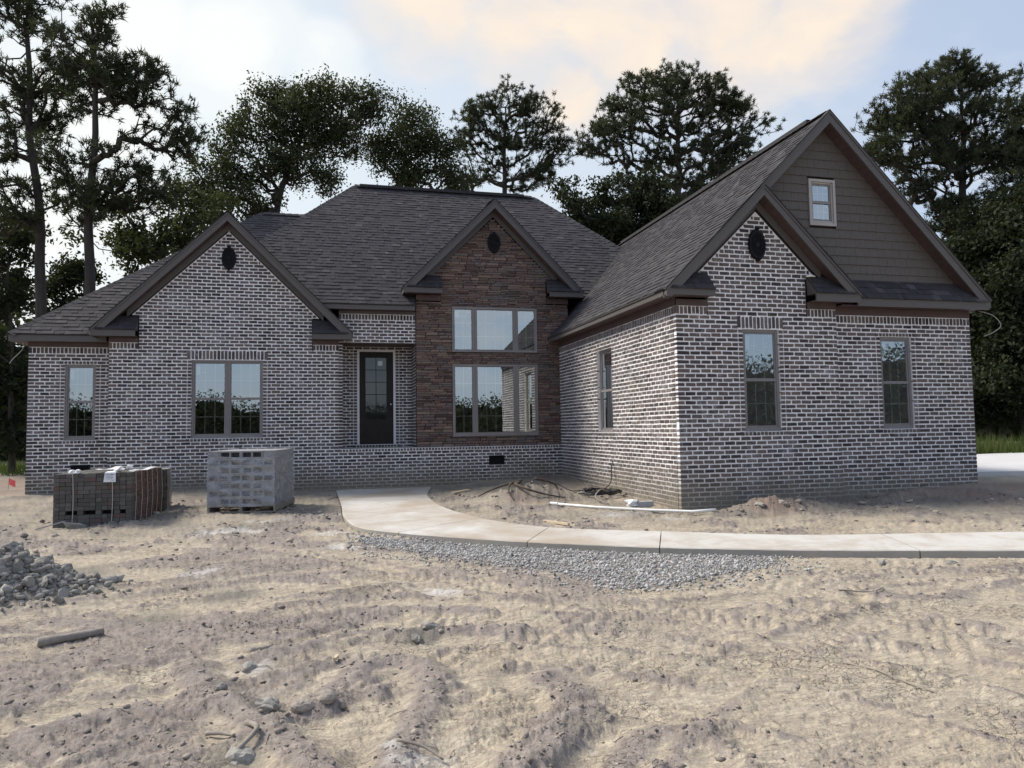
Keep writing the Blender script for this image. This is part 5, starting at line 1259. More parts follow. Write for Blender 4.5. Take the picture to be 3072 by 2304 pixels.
TREES = {
'A':(27,[(-10.1,15.6,1.47,1.02),(-10.2,13.9,1.69,0.9),(-9.3,13.3,1.25,0.79),(-10.4,12.4,1.45,0.67),(-10.4,11.3,1.56,0.67),(-8.9,12.1,1.02,0.45),(-9.8,9.8,1.9,0.5),(-10.3,8.8,1.11,0.55),(-9.6,17.1,1.25,0.57)],[(-9.4,4.9),(-9.5,8.3),(-9.8,11.7),(-10.0,15.1),(-10.0,17.0)]),
'B':(25,[(-7.4,14.6,1.07,0.59),(-6.9,14.1,0.86,0.64),(-7.9,13.7,0.95,0.74),(-6.2,13.0,1.18,0.65),(-5.4,12.9,0.65,0.54),(-7.2,12.9,1.39,0.53),(-6.7,12.2,1.28,0.37),(-5.0,11.9,0.76,0.43),(-5.4,11.2,1.3,0.49),(-4.7,10.8,0.54,0.27),(-7.4,10.2,1.27,0.42),(-5.7,9.9,0.75,0.27),(-6.0,9.2,1.07,0.48),(-7.3,8.7,0.95,0.63),(-8.2,9.3,0.73,0.42)],[(-7.4,4.7),(-7.4,6.8),(-7.4,8.9),(-7.3,11.1),(-7.3,12.7),(-7.4,14.5)]),
'K2':(30,[(-7.1,9.3,1.54,1.02),(-5.9,9.0,1.42,1.03),(-5.0,10.1,1.44,1.17),(-6.4,8.2,1.67,0.77),(-7.7,10.2,0.89,0.64),(-8.0,8.4,1.14,0.89)],[(-6.4,5.4),(-6.3,7.9),(-6.2,9.4),(-6.1,10.3)]),
'C':(33,[(-5.0,12.5,1.59,1.01),(-6.0,11.5,1.29,1.0),(-4.2,14.2,0.88,0.73),(-3.3,15.1,1.32,0.88),(-2.5,16.3,1.04,0.67),(-1.4,15.6,1.94,1.2),(0.1,16.5,1.66,0.91),(0.1,15.0,1.96,1.06),(-1.6,13.6,1.78,1.04),(-3.3,12.9,1.76,1.03),(-4.1,11.6,1.74,0.87),(2.0,16.4,0.92,0.77),(-0.5,12.8,1.2,0.6)],[(-2.7,5.8),(-2.5,10.2),(-2.1,12.4),(-1.4,14.4),(-1.1,15.9)]),
'D':(34,[(3.8,16.5,1.28,0.64),(3.2,15.3,1.59,0.79),(4.4,15.4,1.12,0.8),(5.2,15.0,0.97,0.97),(3.6,14.0,0.95,0.8),(5.7,13.5,0.81,0.97),(2.4,14.8,0.95,0.95),(3.3,13.3,0.95,0.4)],[(3.0,6.0),(3.1,10.8),(3.2,13.0),(3.4,14.7),(3.7,16.2)]),
'E':(36,[(9.1,18.6,1.93,0.7),(7.5,17.9,1.39,0.78),(10.4,18.0,1.41,0.88),(8.6,16.9,2.09,0.87),(6.8,16.4,1.03,0.86),(11.1,16.8,1.06,1.06),(12.2,16.9,0.53,0.71),(9.4,15.7,1.92,0.87),(7.6,15.2,1.38,0.86),(11.1,15.3,1.06,0.88),(6.8,14.3,1.03,0.69),(9.6,14.5,1.4,0.7),(11.4,14.6,1.06,0.53)],[(8.6,6.4),(8.6,11.6),(8.7,13.6),(8.8,16.0),(8.9,18.4)]),
'F':(33,[(17.2,19.1,2.05,0.77),(15.3,18.2,1.69,0.84),(18.7,18.3,1.73,1.04),(20.4,17.9,1.39,0.87),(21.7,17.4,0.88,0.79),(14.2,17.0,1.34,0.92),(16.4,16.9,2.37,1.02),(13.3,15.8,1.33,0.83),(19.2,16.2,2.07,1.03),(20.9,15.8,1.22,0.87),(12.2,15.3,0.82,0.58),(15.2,15.2,2.01,0.92),(17.4,14.7,2.21,0.85),(19.9,14.5,1.38,0.86),(13.9,13.4,1.0,0.66),(18.3,13.6,1.54,0.68)],[(16.6,6.1),(16.9,11.2),(17.0,12.9),(17.2,15.6),(17.3,18.5)]),
'G':(30,[(12.7,12.2,1.66,0.9),(13.3,10.8,2.27,1.06),(11.4,11.0,1.49,0.89),(10.1,11.6,0.89,0.59),(14.3,11.8,1.22,0.91),(12.0,10.2,1.79,0.6),(14.9,10.5,0.92,0.76)],[(12.8,5.7),(12.9,8.7),(12.9,10.5),(13.1,11.8)]),
'H':(27,[(28.5,17.8,1.72,0.78),(30.2,17.2,1.58,0.79),(26.7,16.7,1.54,0.93),(25.2,15.9,1.37,0.84),(24.6,14.8,1.06,0.91),(27.0,15.3,2.0,0.93),(29.3,15.3,2.04,1.1),(30.4,14.0,1.42,0.95),(25.7,13.9,1.68,0.91),(27.6,13.3,2.01,0.93),(26.1,12.2,1.22,0.76),(24.2,14.1,0.75,0.9),(27.9,11.0,1.39,0.92)],[(27.6,1.7),(28.0,7.1),(28.3,11.8),(28.7,15.0),(28.8,17.7)]),
'I':(25,[(29.7,15.3,1.04,0.89),(29.4,13.8,1.18,1.03),(29.5,11.8,1.18,1.18),(28.8,10.4,1.17,1.02),(30.6,14.3,1.19,1.34),(30.5,11.3,1.18,1.33)],[(29.2,1.7),(29.6,6.8),(29.8,11.2),(30.1,15.3)]),
'J1':(24,[(26.4,8.4,1.52,1.24),(26.1,6.5,1.37,1.37),(26.4,4.4,1.51,1.37),(25.5,2.6,1.08,1.22),(27.0,10.2,1.11,0.84)],[(25.9,0.6),(26.1,3.7),(26.3,7.2),(26.4,9.3)]),
'J2':(22.5,[(26.3,7.3,1.44,1.57),(26.3,4.9,1.56,1.56),(25.9,2.8,1.42,1.42),(27.4,6.3,1.32,1.98),(26.4,8.9,1.05,0.92)],[(26.0,0.5),(26.2,3.6),(26.4,6.9),(26.5,8.6)]),
'K1':(29,[(-11.1,8.5,0.95,0.95),(-10.8,7.3,0.83,0.83),(-11.2,6.3,0.94,0.83),(-10.7,5.1,0.59,0.47),(-11.1,3.8,0.94,1.06),(-10.7,2.8,0.59,1.06),(-10.9,1.6,0.7,0.7),(-12.0,7.5,1.06,1.41),(-11.9,4.5,1.05,1.75)],[(-10.9,0.6),(-11.0,4.0),(-11.1,6.9),(-11.1,8.5)]),
'J3':(28,[(31.0,8.0,1.6,1.4),(31.4,5.5,1.7,1.5),(31.2,3.0,1.6,1.5),(30.0,10.0,1.3,1.1)],[(31.0,.8),(31.1,5.0),(31.2,8.5)]),
'J4':(31,[(30.2,7.0,1.7,1.5),(29.8,4.6,1.7,1.6),(29.7,2.2,1.5,1.3),(30.4,9.4,1.4,1.1)],[(29.9,.8),(30.0,4.5),(30.1,8.5)]),
}
GT = 'trees standing behind the house'
make_tree('pine_tree', 'tall open pine at the far left edge, its top cut off by the picture', 'A', 'pine', 1250, 9, 1, 22, .18, .25, GT)
make_tree('pine_tree', 'tall pine with bare trunk and layered branches behind the left roof', 'B', 'pine', 1300, 9, 2, 22, .18, .25, GT)
make_tree('hardwood_tree', 'low leafy tree showing just above the left gable rake', 'K2', 'leaf', 430, 6, 3, 20, .085, .14, GT)
make_tree('hardwood_tree', 'wide leafy tree above the left half of the main roof ridge', 'C', 'leaf', 2300, 6, 4, 18, .07, .20, GT, spread=.19)
make_tree('hardwood_tree', 'narrow leafy tree between the wide leafy tree and the round pine', 'D', 'leaf', 1000, 6, 5, 18, .07, .16, GT, spread=.19)
make_tree('pine_tree', 'round crowned pine with fanned limbs above the stone gable', 'E', 'pine', 1700, 10, 6, 24, .18, .22, GT)
make_tree('pine_tree', 'large dense round pine to the left of the garage peak', 'F', 'pine', 3200, 13, 7, 26, .18, .30, GT)
make_tree('hardwood_tree', 'dark leafy tree in the valley between main roof and garage roof', 'G', 'leaf', 1000, 12, 8, 24, .09, .15, GT, 'darkleaf')
make_tree('pine_tree', 'big dense pine to the right of the garage peak', 'H', 'pine', 3200, 14, 9, 26, .19, .27, GT)
make_tree('pine_tree', 'pine cut by the right edge of the picture', 'I', 'pine', 1500, 14, 10, 26, .19, .24, GT)
make_tree('hardwood_tree', 'dark bushy tree close behind the right corner of the garage', 'J1', 'leaf', 1500, 9, 11, 30, .10, .14, GT, 'darkleaf', spread=.2)
make_tree('hardwood_tree', 'dark bushy tree at the right edge above the tall grass', 'J2', 'leaf', 1500, 9, 12, 30, .10, .14, GT, 'darkleaf', spread=.2)
make_tree('hardwood_tree', 'slim dark tree beside the left wall corner of the house', 'K1', 'leaf', 420, 7, 13, 26, .09, .13, GT, 'darkleaf')
make_tree('hardwood_tree', 'shaded tree deep behind the right edge bushes', 'J3', 'leaf', 1500, 14, 14, 30, .11, .14, GT, 'darkleaf', spread=.22)
make_tree('hardwood_tree', 'shaded tree deep behind the garage corner bushes', 'J4', 'leaf', 1500, 14, 15, 30, .11, .14, GT, 'darkleaf', spread=.22)
# slim trunks seen through the left wood
def pole_tree(x, y, h, r, seed, label):
    rng = np.random.default_rng(seed); lob = [(x+rng.normal()*.5, h*(.6+.1*i), 1.0, .5) for i in range(4)]
    TREES['t'] = (y, lob, [(x, 1.0), (x+.1, h*.4), (x+.05, h*.7), (x, h)]); make_tree('hardwood_tree', label, 't', 'leaf', 330, 8, seed, 22, .09, r, GT, 'darkleaf')
pole_tree(-12.6, 31, 10.5, .10, 21, 'thin trunked tree leftmost in the shaded wood edge')
pole_tree(-9.9, 33, 9.5, .09, 22, 'thin trunked tree deep in the gap left of the house')
# far woods: one mass all round, a leafy band with an uneven top
def far_woods(name, pts, hmin, hmax, per, seed, label, lsz=.2):
    rng = np.random.default_rng(seed); T = []
    pl = catmull(pts, 10)
    for i in range(len(pl)-1):
        a, b = pl[i], pl[i+1]; ln = np.linalg.norm(b-a); n = int(ln*per)
        t = rng.random(n); q = a+(b-a)*t[:, None]
        top = hmin+(hmax-hmin)*fbm(q[:, 0], q[:, 1], .16, 3, seed)
        T.append(np.column_stack([q[:, 0]+rng.normal(size=n)*1.4, q[:, 1]+rng.normal(size=n)*1.4, .2+top*rng.random(n)**.8]))
    T = np.vstack(T); V, F, r = leaves(rng, T, 8, lsz, .5)
    # bumpy inner mass so that the band closes
    pl2 = catmull(pts, 60); nz = 14; top = (hmin+(hmax-hmin)*fbm(pl2[:, 0], pl2[:, 1], .16, 3, seed))*.86; S = np.linspace(0, 1, nz)
    tn = np.gradient(pl2, axis=0); tn /= np.linalg.norm(tn, axis=1, keepdims=True); nm_ = np.column_stack([-tn[:, 1], tn[:, 0]])
    bx_ = np.zeros((len(pl2), nz, 3)); off_ = (fbm(np.repeat(np.arange(len(pl2))[:, None], nz, 1)*.7, np.repeat(S[None]*9, len(pl2), 0), 1.0, 3, seed+5)-.5)*3.0
    bx_[..., :2] = pl2[:, None]+nm_[:, None]*off_[..., None]; bx_[..., 2] = S[None]*top[:, None]*(1+.2*off_*.3)
    i, j = np.meshgrid(np.arange(len(pl2)-1), np.arange(nz-1), indexing='ij'); F2 = np.stack([i*nz+j, i*nz+j+1, (i+1)*nz+j+1, (i+1)*nz+j], -1).reshape(-1, 4)
    V2 = bx_.reshape(-1, 3); F = np.vstack([F, F2+len(V)]); V = np.vstack([V, V2]); r = np.concatenate([r, rng.random(len(F2))*.4])
    o = np_mesh(name, V, F, MAT['darkleaf'], rnd=r); tag(o, label, 'woods', kind='stuff'); return o
far_woods('far_woods', [(-60, 40), (-34, 44), (-12, 46), (10, 50), (34, 44), (46, 30), (62, 22)], 5, 9.5, 60, 31, 'dark mass of woods far behind the house', .28)
far_woods('far_woods', [(92, -8), (72, -38), (48, -60)], 7.5, 12, 60, 33, 'taller wood across from the garage, mirrored in its windows', .2)
far_woods('far_woods', [(46, -62), (15, -85), (-30, -80), (-70, -50), (-80, 0), (-60, 40)], 3.6, 8.2, 45, 32, 'distant tree line across from the house, mirrored in its windows')
# tall grass beyond the driveway on the right
rng = np.random.default_rng(41); n = 9000
gx = rng.uniform(17.5, 30, n); gy = 20.9-(gx-17.5)*.10+rng.random(n)**1.3*3.2
ht = (.25+.55*rng.random(n))*(0.5+fbm(gx, gy, .9, 2, 43)); gb = np.column_stack([gx, gy, np.full(n, .28)])
lean = rng.normal(size=(n, 2))*.16; sd2 = rng.normal(size=(n, 3)); sd2[:, 2] = 0; sd2 /= np.linalg.norm(sd2, axis=1, keepdims=True)
tip = gb+np.column_stack([lean*ht[:, None]*1.6, ht]); V = np.stack([gb-sd2*.014, gb+sd2*.014, tip], 1).reshape(-1, 3)
o = np_mesh('tall_grass', V, np.arange(len(V)).reshape(-1, 3), MAT['grass'], rnd=rng.random(n)); tag(o, 'tall green grass beyond the driveway at the right', 'grass', kind='stuff')
gx = rng.uniform(-22, -7.5, n); gy = 27.2+rng.random(n)*9; ht = .12+.35*rng.random(n); gb = np.column_stack([gx, gy, np.full(n, .15)])
tip = gb+np.column_stack([lean*ht[:, None]*1.6, ht]); V = np.stack([gb-sd2*.016, gb+sd2*.016, tip], 1).reshape(-1, 3)
o = np_mesh('tall_grass', V, np.arange(len(V)).reshape(-1, 3), MAT['grass'], rnd=rng.random(n)); tag(o, 'weedy grass at the wood edge left of the house', 'grass', kind='stuff')

# ------------------------------------------------------------------ loose ground: clods, gravel, twigs
phi = (1+5**.5)/2
ICO = np.array([(-1, phi, 0), (1, phi, 0), (-1, -phi, 0), (1, -phi, 0), (0, -1, phi), (0, 1, phi), (0, -1, -phi), (0, 1, -phi), (phi, 0, -1), (phi, 0, 1), (-phi, 0, -1), (-phi, 0, 1)])/math.hypot(1, phi)
ICF = np.array([(0, 11, 5), (0, 5, 1), (0, 1, 7), (0, 7, 10), (0, 10, 11), (1, 5, 9), (5, 11, 4), (11, 10, 2), (10, 7, 6), (7, 1, 8), (3, 9, 4), (3, 4, 2), (3, 2, 6), (3, 6, 8), (3, 8, 9), (4, 9, 5), (2, 4, 11), (6, 2, 10), (8, 6, 7), (9, 8, 1)])
OCT = np.array([(1, 0, 0), (-1, 0, 0), (0, 1, 0), (0, -1, 0), (0, 0, 1), (0, 0, -1.0)]); OCF = np.array([(0, 2, 4), (2, 1, 4), (1, 3, 4), (3, 0, 4), (2, 0, 5), (1, 2, 5), (3, 1, 5), (0, 3, 5)])
def lumps(rng, pos, size, shape='ico', flat=.7, jit=.28):
    B, Fc = (ICO, ICF) if shape == 'ico' else (OCT, OCF); n = len(pos)
    v = B[None]*(1+rng.normal(size=(n, len(B), 1))*jit)*(1+rng.normal(size=(n, 1, 3))*.22)
    a = rng.random(n)*6.28; ca, sa = np.cos(a)[:, None], np.sin(a)[:, None]
    x = v[..., 0]*ca-v[..., 1]*sa; y = v[..., 0]*sa+v[..., 1]*ca
    V = np.stack([x, y, v[..., 2]*flat], -1)*size[:, None, None]+pos[:, None]
    F = (Fc[None]+np.arange(n)[:, None, None]*len(B)).reshape(-1, 3)
    return V.reshape(-1, 3), F, np.repeat(rng.random(n), len(Fc))
def icosub():
    vs = [tuple(v) for v in ICO]; cache = {}; fs = []
    def mid(a, b):
        k = (min(a, b), max(a, b))
        if k not in cache:
            p = (np.array(vs[a])+np.array(vs[b])); p /= np.linalg.norm(p); vs.append(tuple(p)); cache[k] = len(vs)-1
        return cache[k]
    for a, b, c in ICF: ab, bc, ca = mid(a, b), mid(b, c), mid(c, a); fs += [(a, ab, ca), (b, bc, ab), (c, ca, bc), (ab, bc, ca)]
    return np.array(vs), fs
ICO2, ICF2 = icosub()
rng = np.random.default_rng(51)
# scattered crumbs where the soil is churned
ang = rng.uniform(R(-30), R(58), 60000); rad_ = 2.5+14*rng.random(60000)**1.7; X = rad_*np.sin(ang); Y = rad_*np.cos(ang)
H, Mk = terrain(X, Y); keep = (rng.random(len(X)) < np.clip(Mk[:, 0], 0, 1)**1.3*.42+.012) & (~inside(WPOLY, X, Y)) & (~inside(GRAV, X, Y))
X, Y, H, Mk = X[keep], Y[keep], H[keep], Mk[keep]; sz = np.clip(rng.lognormal(-5.1, .6, len(X)), .003, .022)*(1+np.clip(np.hypot(X, Y)-8, 0, 8)*.28)
V, F, r = lumps(rng, np.column_stack([X, Y, H+sz*.12]), sz, flat=.6, jit=.30)
o = np_mesh('clods', V, F, MAT['clod'], rnd=r); tag(o, 'crumbled clay clods scattered over the churned yard', 'clods', kind='stuff')
# gravel bed under the walk edge
n = 24000; gxy = np.column_stack([rng.uniform(.2, 5.1, n*3), rng.uniform(6.1, 10.7, n*3)]); dgp = polydist(GRAV, gxy[:, 0], gxy[:, 1]); ins = inside(GRAV, gxy[:, 0], gxy[:, 1])
keep = (ins & (rng.random(n*3) < .25+.75*np.clip(dgp/.25, 0, 1))) | (~ins & (dgp < .35) & (rng.random(n*3) < .16)); keep &= ~inside(WPOLY, gxy[:, 0], gxy[:, 1])
gxy = gxy[keep][:n]; H, _m = terrain(gxy[:, 0], gxy[:, 1]); sz = np.clip(rng.lognormal(-4.75, .45, len(gxy)), .004, .026)
V, F, r = lumps(rng, np.column_stack([gxy, H+sz*.3]), sz, 'oct', .75, .2)
o = np_mesh('gravel', V, F, MAT['gravel'], rnd=r); tag(o, 'grey gravel bed spilling out along the walk edge', 'gravel', kind='stuff')
# twig litter
tw = MB(); nt2 = 420
a = rng.uniform(R(-28), R(56), nt2); rr_ = 2.8+8*rng.random(nt2)**1.6; tx, ty = rr_*np.sin(a), rr_*np.cos(a); tl_ = rng.uniform(.02, .11, nt2); tb = rng.uniform(0, 6.28, nt2)
tdx, tdy = np.cos(tb)*tl_/2, np.sin(tb)*tl_/2; tz0 = terrain(tx-tdx, ty-tdy)[0]; tz1 = terrain(tx+tdx, ty+tdy)[0]; tin = inside(WPOLY, tx, ty)
for i in range(nt2):
    if tin[i]: continue
    x, y, dx, dy, z0, z1 = tx[i], ty[i], tdx[i], tdy[i], tz0[i], tz1[i]
    tw.tube([(x-dx, y-dy, z0+.003), (x+rng.normal()*.006, y+rng.normal()*.006, (z0+z1)/2+.008), (x+dx, y+dy, z1+.003)], [.002, .0028, .0016], 4)
tag(tw.build('twig_litter', MAT['stick']), 'small twigs and bark bits littering the soil', 'twigs', kind='stuff')
# heap of grey clay clods at the left edge
heap = empty('clay_heap', (-3.0, 7.75, 0)); tag(heap, 'heap of grey lumpy clay at the left edge of the yard', 'dirt heap')
CL = []
for s in range(8):
    rg = np.random.default_rng(300+s); v = ICO2*(1+rg.normal(size=(len(ICO2), 1))*.13)*(1+rg.normal(size=(1, 3))*.2)
    for q in range(5):
        nn = rg.normal(size=3); nn /= np.linalg.norm(nn); dd = v@nn; v = v-np.outer(np.maximum(0, dd-rg.uniform(.45, .75)), nn)
    me = bpy.data.meshes.new('clod'); me.from_pydata([tuple(p) for p in v], [], ICF2); at = me.attributes.new('rnd', 'FLOAT', 'FACE'); at.data.foreach_set('value', np.full(len(me.polygons), rg.random(), np.float32)); me.materials.append(MAT['greyclod']); CL.append(me)
small_p = []; small_s = []
rg = np.random.default_rng(71)
HQ = rg.normal(size=(4200, 2))*np.array([.34, .23])+np.array([-3.0, 7.75]); HQ = HQ[HQ[:, 0] > -4.9]; HZ = terrain(HQ[:, 0], HQ[:, 1])[0]; nbig = 0
for i, (x, y) in enumerate(HQ):
    s = float(np.clip(rg.lognormal(-4.0, .62), .010, .11))
    if s > .052 and nbig < 150:
        nbig += 1
        o = bpy.data.objects.new('clod', CL[i % 8]); COL.objects.link(o); o.parent = heap; o.location = (x+3.0, y-7.75, HZ[i]+s*.25); o.rotation_euler = tuple(rg.uniform(0, 6.28, 3)); o.scale = (s, s*rg.uniform(.6, 1), s*rg.uniform(.5, .9))
    else: small_p.append((x+3.0, y-7.75, HZ[i]+s*.25)); small_s.append(min(s, .06))
V, F, r = lumps(rg, np.array(small_p), np.array(small_s), flat=.75, jit=.16); np_mesh('crumbs', V, F, MAT['greyclod'], heap, rnd=r, kind='stuff')
# single clods lying about, each big enough to pick out
CLD = [(.72, 5.52, .085, 'large grey clay clod in the middle of the churned yard'), (.60, 5.38, .055, 'smaller clod in front of the large grey clay clod'), (.42, 4.99, .05, 'flat grey clod standing on edge left of the rut'), (-.15, 4.20, .075, 'brown clod pair on the rut rim, left one'), (-.03, 4.24, .07, 'brown clod pair on the rut rim, right one'), (-.62, 4.55, .06, 'long grey clod lying along the left rut'),
       (-.52, 5.05, .07, 'grey clod at the upper end of the left rut'), (-.35, 4.35, .085, 'broad grey clod beside the left rut bend'), (-.42, 3.75, .10, 'big lump of grey clay near the bottom left'), (1.38, 3.75, .07, 'tan lump on the right rut rim'), (4.95, 5.35, .06, 'dark clod on the smooth soil at right'), (4.75, 5.42, .045, 'small dark clod beside the one on the smooth soil'),
       (5.6, 6.55, .06, 'pale rock lying below the walk edge at right'), (6.3, 6.35, .09, 'flat pale rock against the walk edge far right'), (6.75, 10.55, .13, 'grey clay boulder on the mound by the garage corner'), (7.15, 10.5, .12, 'brown clay boulder on the mound by the garage corner'), (7.5, 10.6, .10, 'reddish clod right of the boulders by the garage wall')]
def rough_clod(seed):
    rgc = np.random.default_rng(seed); v = np.array(ICO2); f = [tuple(q) for q in ICF2]; cache = {}; vs = [tuple(q) for q in v]; fs = []
    def mid(a, b):
        k = (min(a, b), max(a, b))
        if k not in cache: p = np.array(vs[a])+np.array(vs[b]); vs.append(tuple(p/np.linalg.norm(p))); cache[k] = len(vs)-1
        return cache[k]
    for a, b, c in f: ab, bc, ca = mid(a, b), mid(b, c), mid(c, a); fs += [(a, ab, ca), (b, bc, ab), (c, ca, bc), (ab, bc, ca)]
    v = np.array(vs); o3 = rgc.uniform(0, 50, 3)
    d = .55*(fbm(v[:, 0]+o3[0]+v[:, 2]*.7, v[:, 1]+o3[1]-v[:, 2]*.5, 1.7, 3, seed)-.5)+.30*(np.abs(fbm(v[:, 0]*1.3+v[:, 2]+o3[2], v[:, 1]-v[:, 2]*1.1, 5.0, 3, seed+3, .6)-.5)*2-.3)
    v = v*(1+d[:, None])*(1+rgc.normal(size=(1, 3))*.12); me = bpy.data.meshes.new('clay_clod'); me.from_pydata([tuple(q) for q in v], [], fs)
    at = me.attributes.new('rnd', 'FLOAT', 'FACE'); at.data.foreach_set('value', np.full(len(me.polygons), .3+.5*rgc.random(), np.float32)); return me
for i, (x, y, s, lb) in enumerate(CLD):
    o = bpy.data.objects.new('clay_clod', rough_clod(500+i)); COL.objects.link(o); o.data.materials.append(MAT['clod'] if 'brown' in lb or 'tan' in lb or 'reddish' in lb else MAT['greyclod'])
    o.location = (x, y, gz(x, y)+s*.05); o.rotation_euler = (rg.uniform(-.4, .4), rg.uniform(-.4, .4), rg.uniform(0, 6.28)); o.scale = (s*.85, s*.65, s*.5); tag(o, lb, 'clod', 'clods lying in the yard')
# logs and sticks
def log(pts, r0, r1, name, label, cat='stick', mat='stick'):
    P = [Vector((x, y, gz(x, y)+dz)) for x, y, dz in pts]; P = [Vector(p) for p in catmull([tuple(p) for p in P], 5)]
    m = MB(); n = len(P); m.tube(P, [(r0+(r1-r0)*i/(n-1))*(1+.10*math.sin(i*2.3)) for i in range(n)], 9)
    tag(m.build(name, MAT[mat], None, True), label, cat)
log([(-2.03, 5.93, .03), (-1.66, 6.13, .03)], .036, .026, 'log', 'weathered grey log lying on the soil at left', 'log')
log([(-.54, 5.33, .025), (-.47, 5.42, .03), (-.41, 5.49, .03)], .028, .022, 'log', 'short log beside the pale patch in the yard', 'log')
log([(-.62, 4.06, .02), (-.55, 4.02, .03), (-.50, 3.98, .02), (-.47, 3.93, .015)], .012, .007, 'stick', 'bent dark stick near the bottom left')
log([(3.154, 4.03, .006), (3.19, 3.8, .01), (3.2, 3.6, .006), (3.236, 3.434, .006)], .005, .003, 'stick', 'long thin twig on the smooth soil at right')
log([(-.42, 4.05, .02), (-.36, 3.9, .04), (-.45, 3.72, .03)], .016, .010, 'stick', 'root like stick across the bottom left clay')
log([(4.35, 5.63, .01), (4.6, 5.55, .015), (4.8, 5.6, .01)], .008, .005, 'stick', 'thin stick below the walk at right')
log([(.30, 3.55, .02), (.42, 3.50, .04), (.50, 3.42, .02)], .008, .005, 'stick', 'small stick in the bottom centre rut')
def board(x0, y0, x1, y1, wd, th, name, label, cat, mat='lumber', dz=.01):
    m = MB(); d = Vector((x1-x0, y1-y0, 0)); ln = d.length; d.normalize(); s = Vector((-d.y, d.x, 0))*wd/2; z0, z1 = gz(x0, y0)+dz, gz(x1, y1)+dz
    a, b = Vector((x0, y0, z0)), Vector((x1, y1, z1)); u = Vector((0, 0, th))
    m.hexa([a-s, b-s, b+s, a+s, a-s+u, b-s+u, b+s+u, a+s+u], .5); tag(m.build(name, MAT[mat]), label, cat)
board(2.55, 15.7, 2.98, 16.1, .09, .038, 'lumber_offcut', 'pale lumber offcut on the dirt beside the walk', 'board')
board(3.2, 10.9, 3.42, 10.35, .05, .03, 'lumber_offcut', 'short pale strip of wood behind the walk', 'board')
board(.02, 4.95, .04, 5.03, .02, .02, 'lumber_offcut', 'tiny pale wood chip standing in the churned soil', 'board')
# ------------------------------------------------------------------ things by the garage wall
m = MB(); pp = [(3.9, 12.6), (4.5, 12.05), (5.2, 11.4), (5.75, 10.95), (6.05, 10.72)]; m.tube([(x, y, max(gz(x, y), .06)+.035) for x, y in pp], .024, 10)
pipe = m.build('pvc_pipe', MAT['pvc'], None, True); tag(pipe, 'long white plastic pipe lying on the dirt in front of the garage corner', 'pipe')
m = MB(); x, y = pp[0]; m.tube([(x-.06, y+.055, max(gz(x, y), .06)+.035), (x+.05, y-.045, max(gz(x, y), .06)+.034)], .033, 12); m.build('coupling', MAT['pvc'], pipe)
m = MB(); pts = [(XC-.01, 14.53, .78), (5.77, 14.50, .68), (5.74, 14.44, .50), (5.70, 14.40, .34), (5.58, 14.40, .22), (5.40, 14.38, gz(5.40, 14.38)+.05)]
cz_ = gz(5.2, 13.6)
for k in range(90):
    t = k*.36; rr_ = .42+.05*math.sin(k*.9); pts.append((5.18+rr_*math.cos(t+1.0)*.95, 13.62+rr_*.8*math.sin(t+1.0), cz_+.035+.012*(k % 7)+.02*math.sin(k*.5)))
pts += [(4.75, 14.1, cz_+.06), (4.55, 14.35, cz_+.18), (4.3, 14.3, cz_+.20), (4.1, 13.9, cz_+.10), (3.95, 13.5, gz(3.95, 13.5)+.03)]
m.tube([tuple(p) for p in catmull(pts, 3)], .011, 6); tag(m.build('cable', MAT['cable'], None, True), 'coil of black cable coming out of the garage side wall', 'cable')
for i, (a, lb) in enumerate(((0.0, 'dark tangled root on the mound left of the cable coil'), (1.1, 'second dark root crossing the mound by the cable'), (2.2, 'thick root stub sticking out of the dirt mound'), (3.9, 'thin root trailing toward the walk from the mound'), (5.1, 'bark strip leaning on the mound near the pipe'))):
    x, y = 3.6+.25*math.cos(a*2), 13.7+.12*math.sin(a*2); L_ = .55+.12*i
    log([(x, y, .10), (x+L_*.4*math.cos(a), y+L_*.3*math.sin(a), .10), (x+L_*.8*math.cos(a+.3), y+L_*.5*math.sin(a+.3), .05), (x+L_*1.1*math.cos(a+.5), y+L_*.7*math.sin(a+.5), .02)], .028, .01, 'root', lb, 'root', 'root')
log([(5.5, 13.9, .05), (5.1, 13.4, .16), (4.8, 12.9, .10), (4.9, 12.5, .03)], .02, .012, 'root', 'grey root lying over the black cable coil', 'root')
m = MB(); x, y = 5.50, 12.25; zg = gz(x, y); m.box(x-.14, x+.14, y-.07, y+.07, zg-.01, zg+.10); m.box(x-.16, x-.14, y-.05, y+.09, zg+.0, zg+.13); tag(m.build('carton', MAT['greyboard']), 'small grey carton beside the garage wall', 'carton')
rg2 = np.random.default_rng(77); m = MB(); v = ICO2*np.array([.14, .10, .075])*(1+rg2.normal(size=(len(ICO2), 1))*.22)+np.array([5.27, 12.28, gz(5.27, 12.28)+.05]); m.add(v, ICF2, .5); tag(m.build('paper_bag', MAT['whitebag']), 'crumpled white wrapper next to the small carton', 'wrapper')
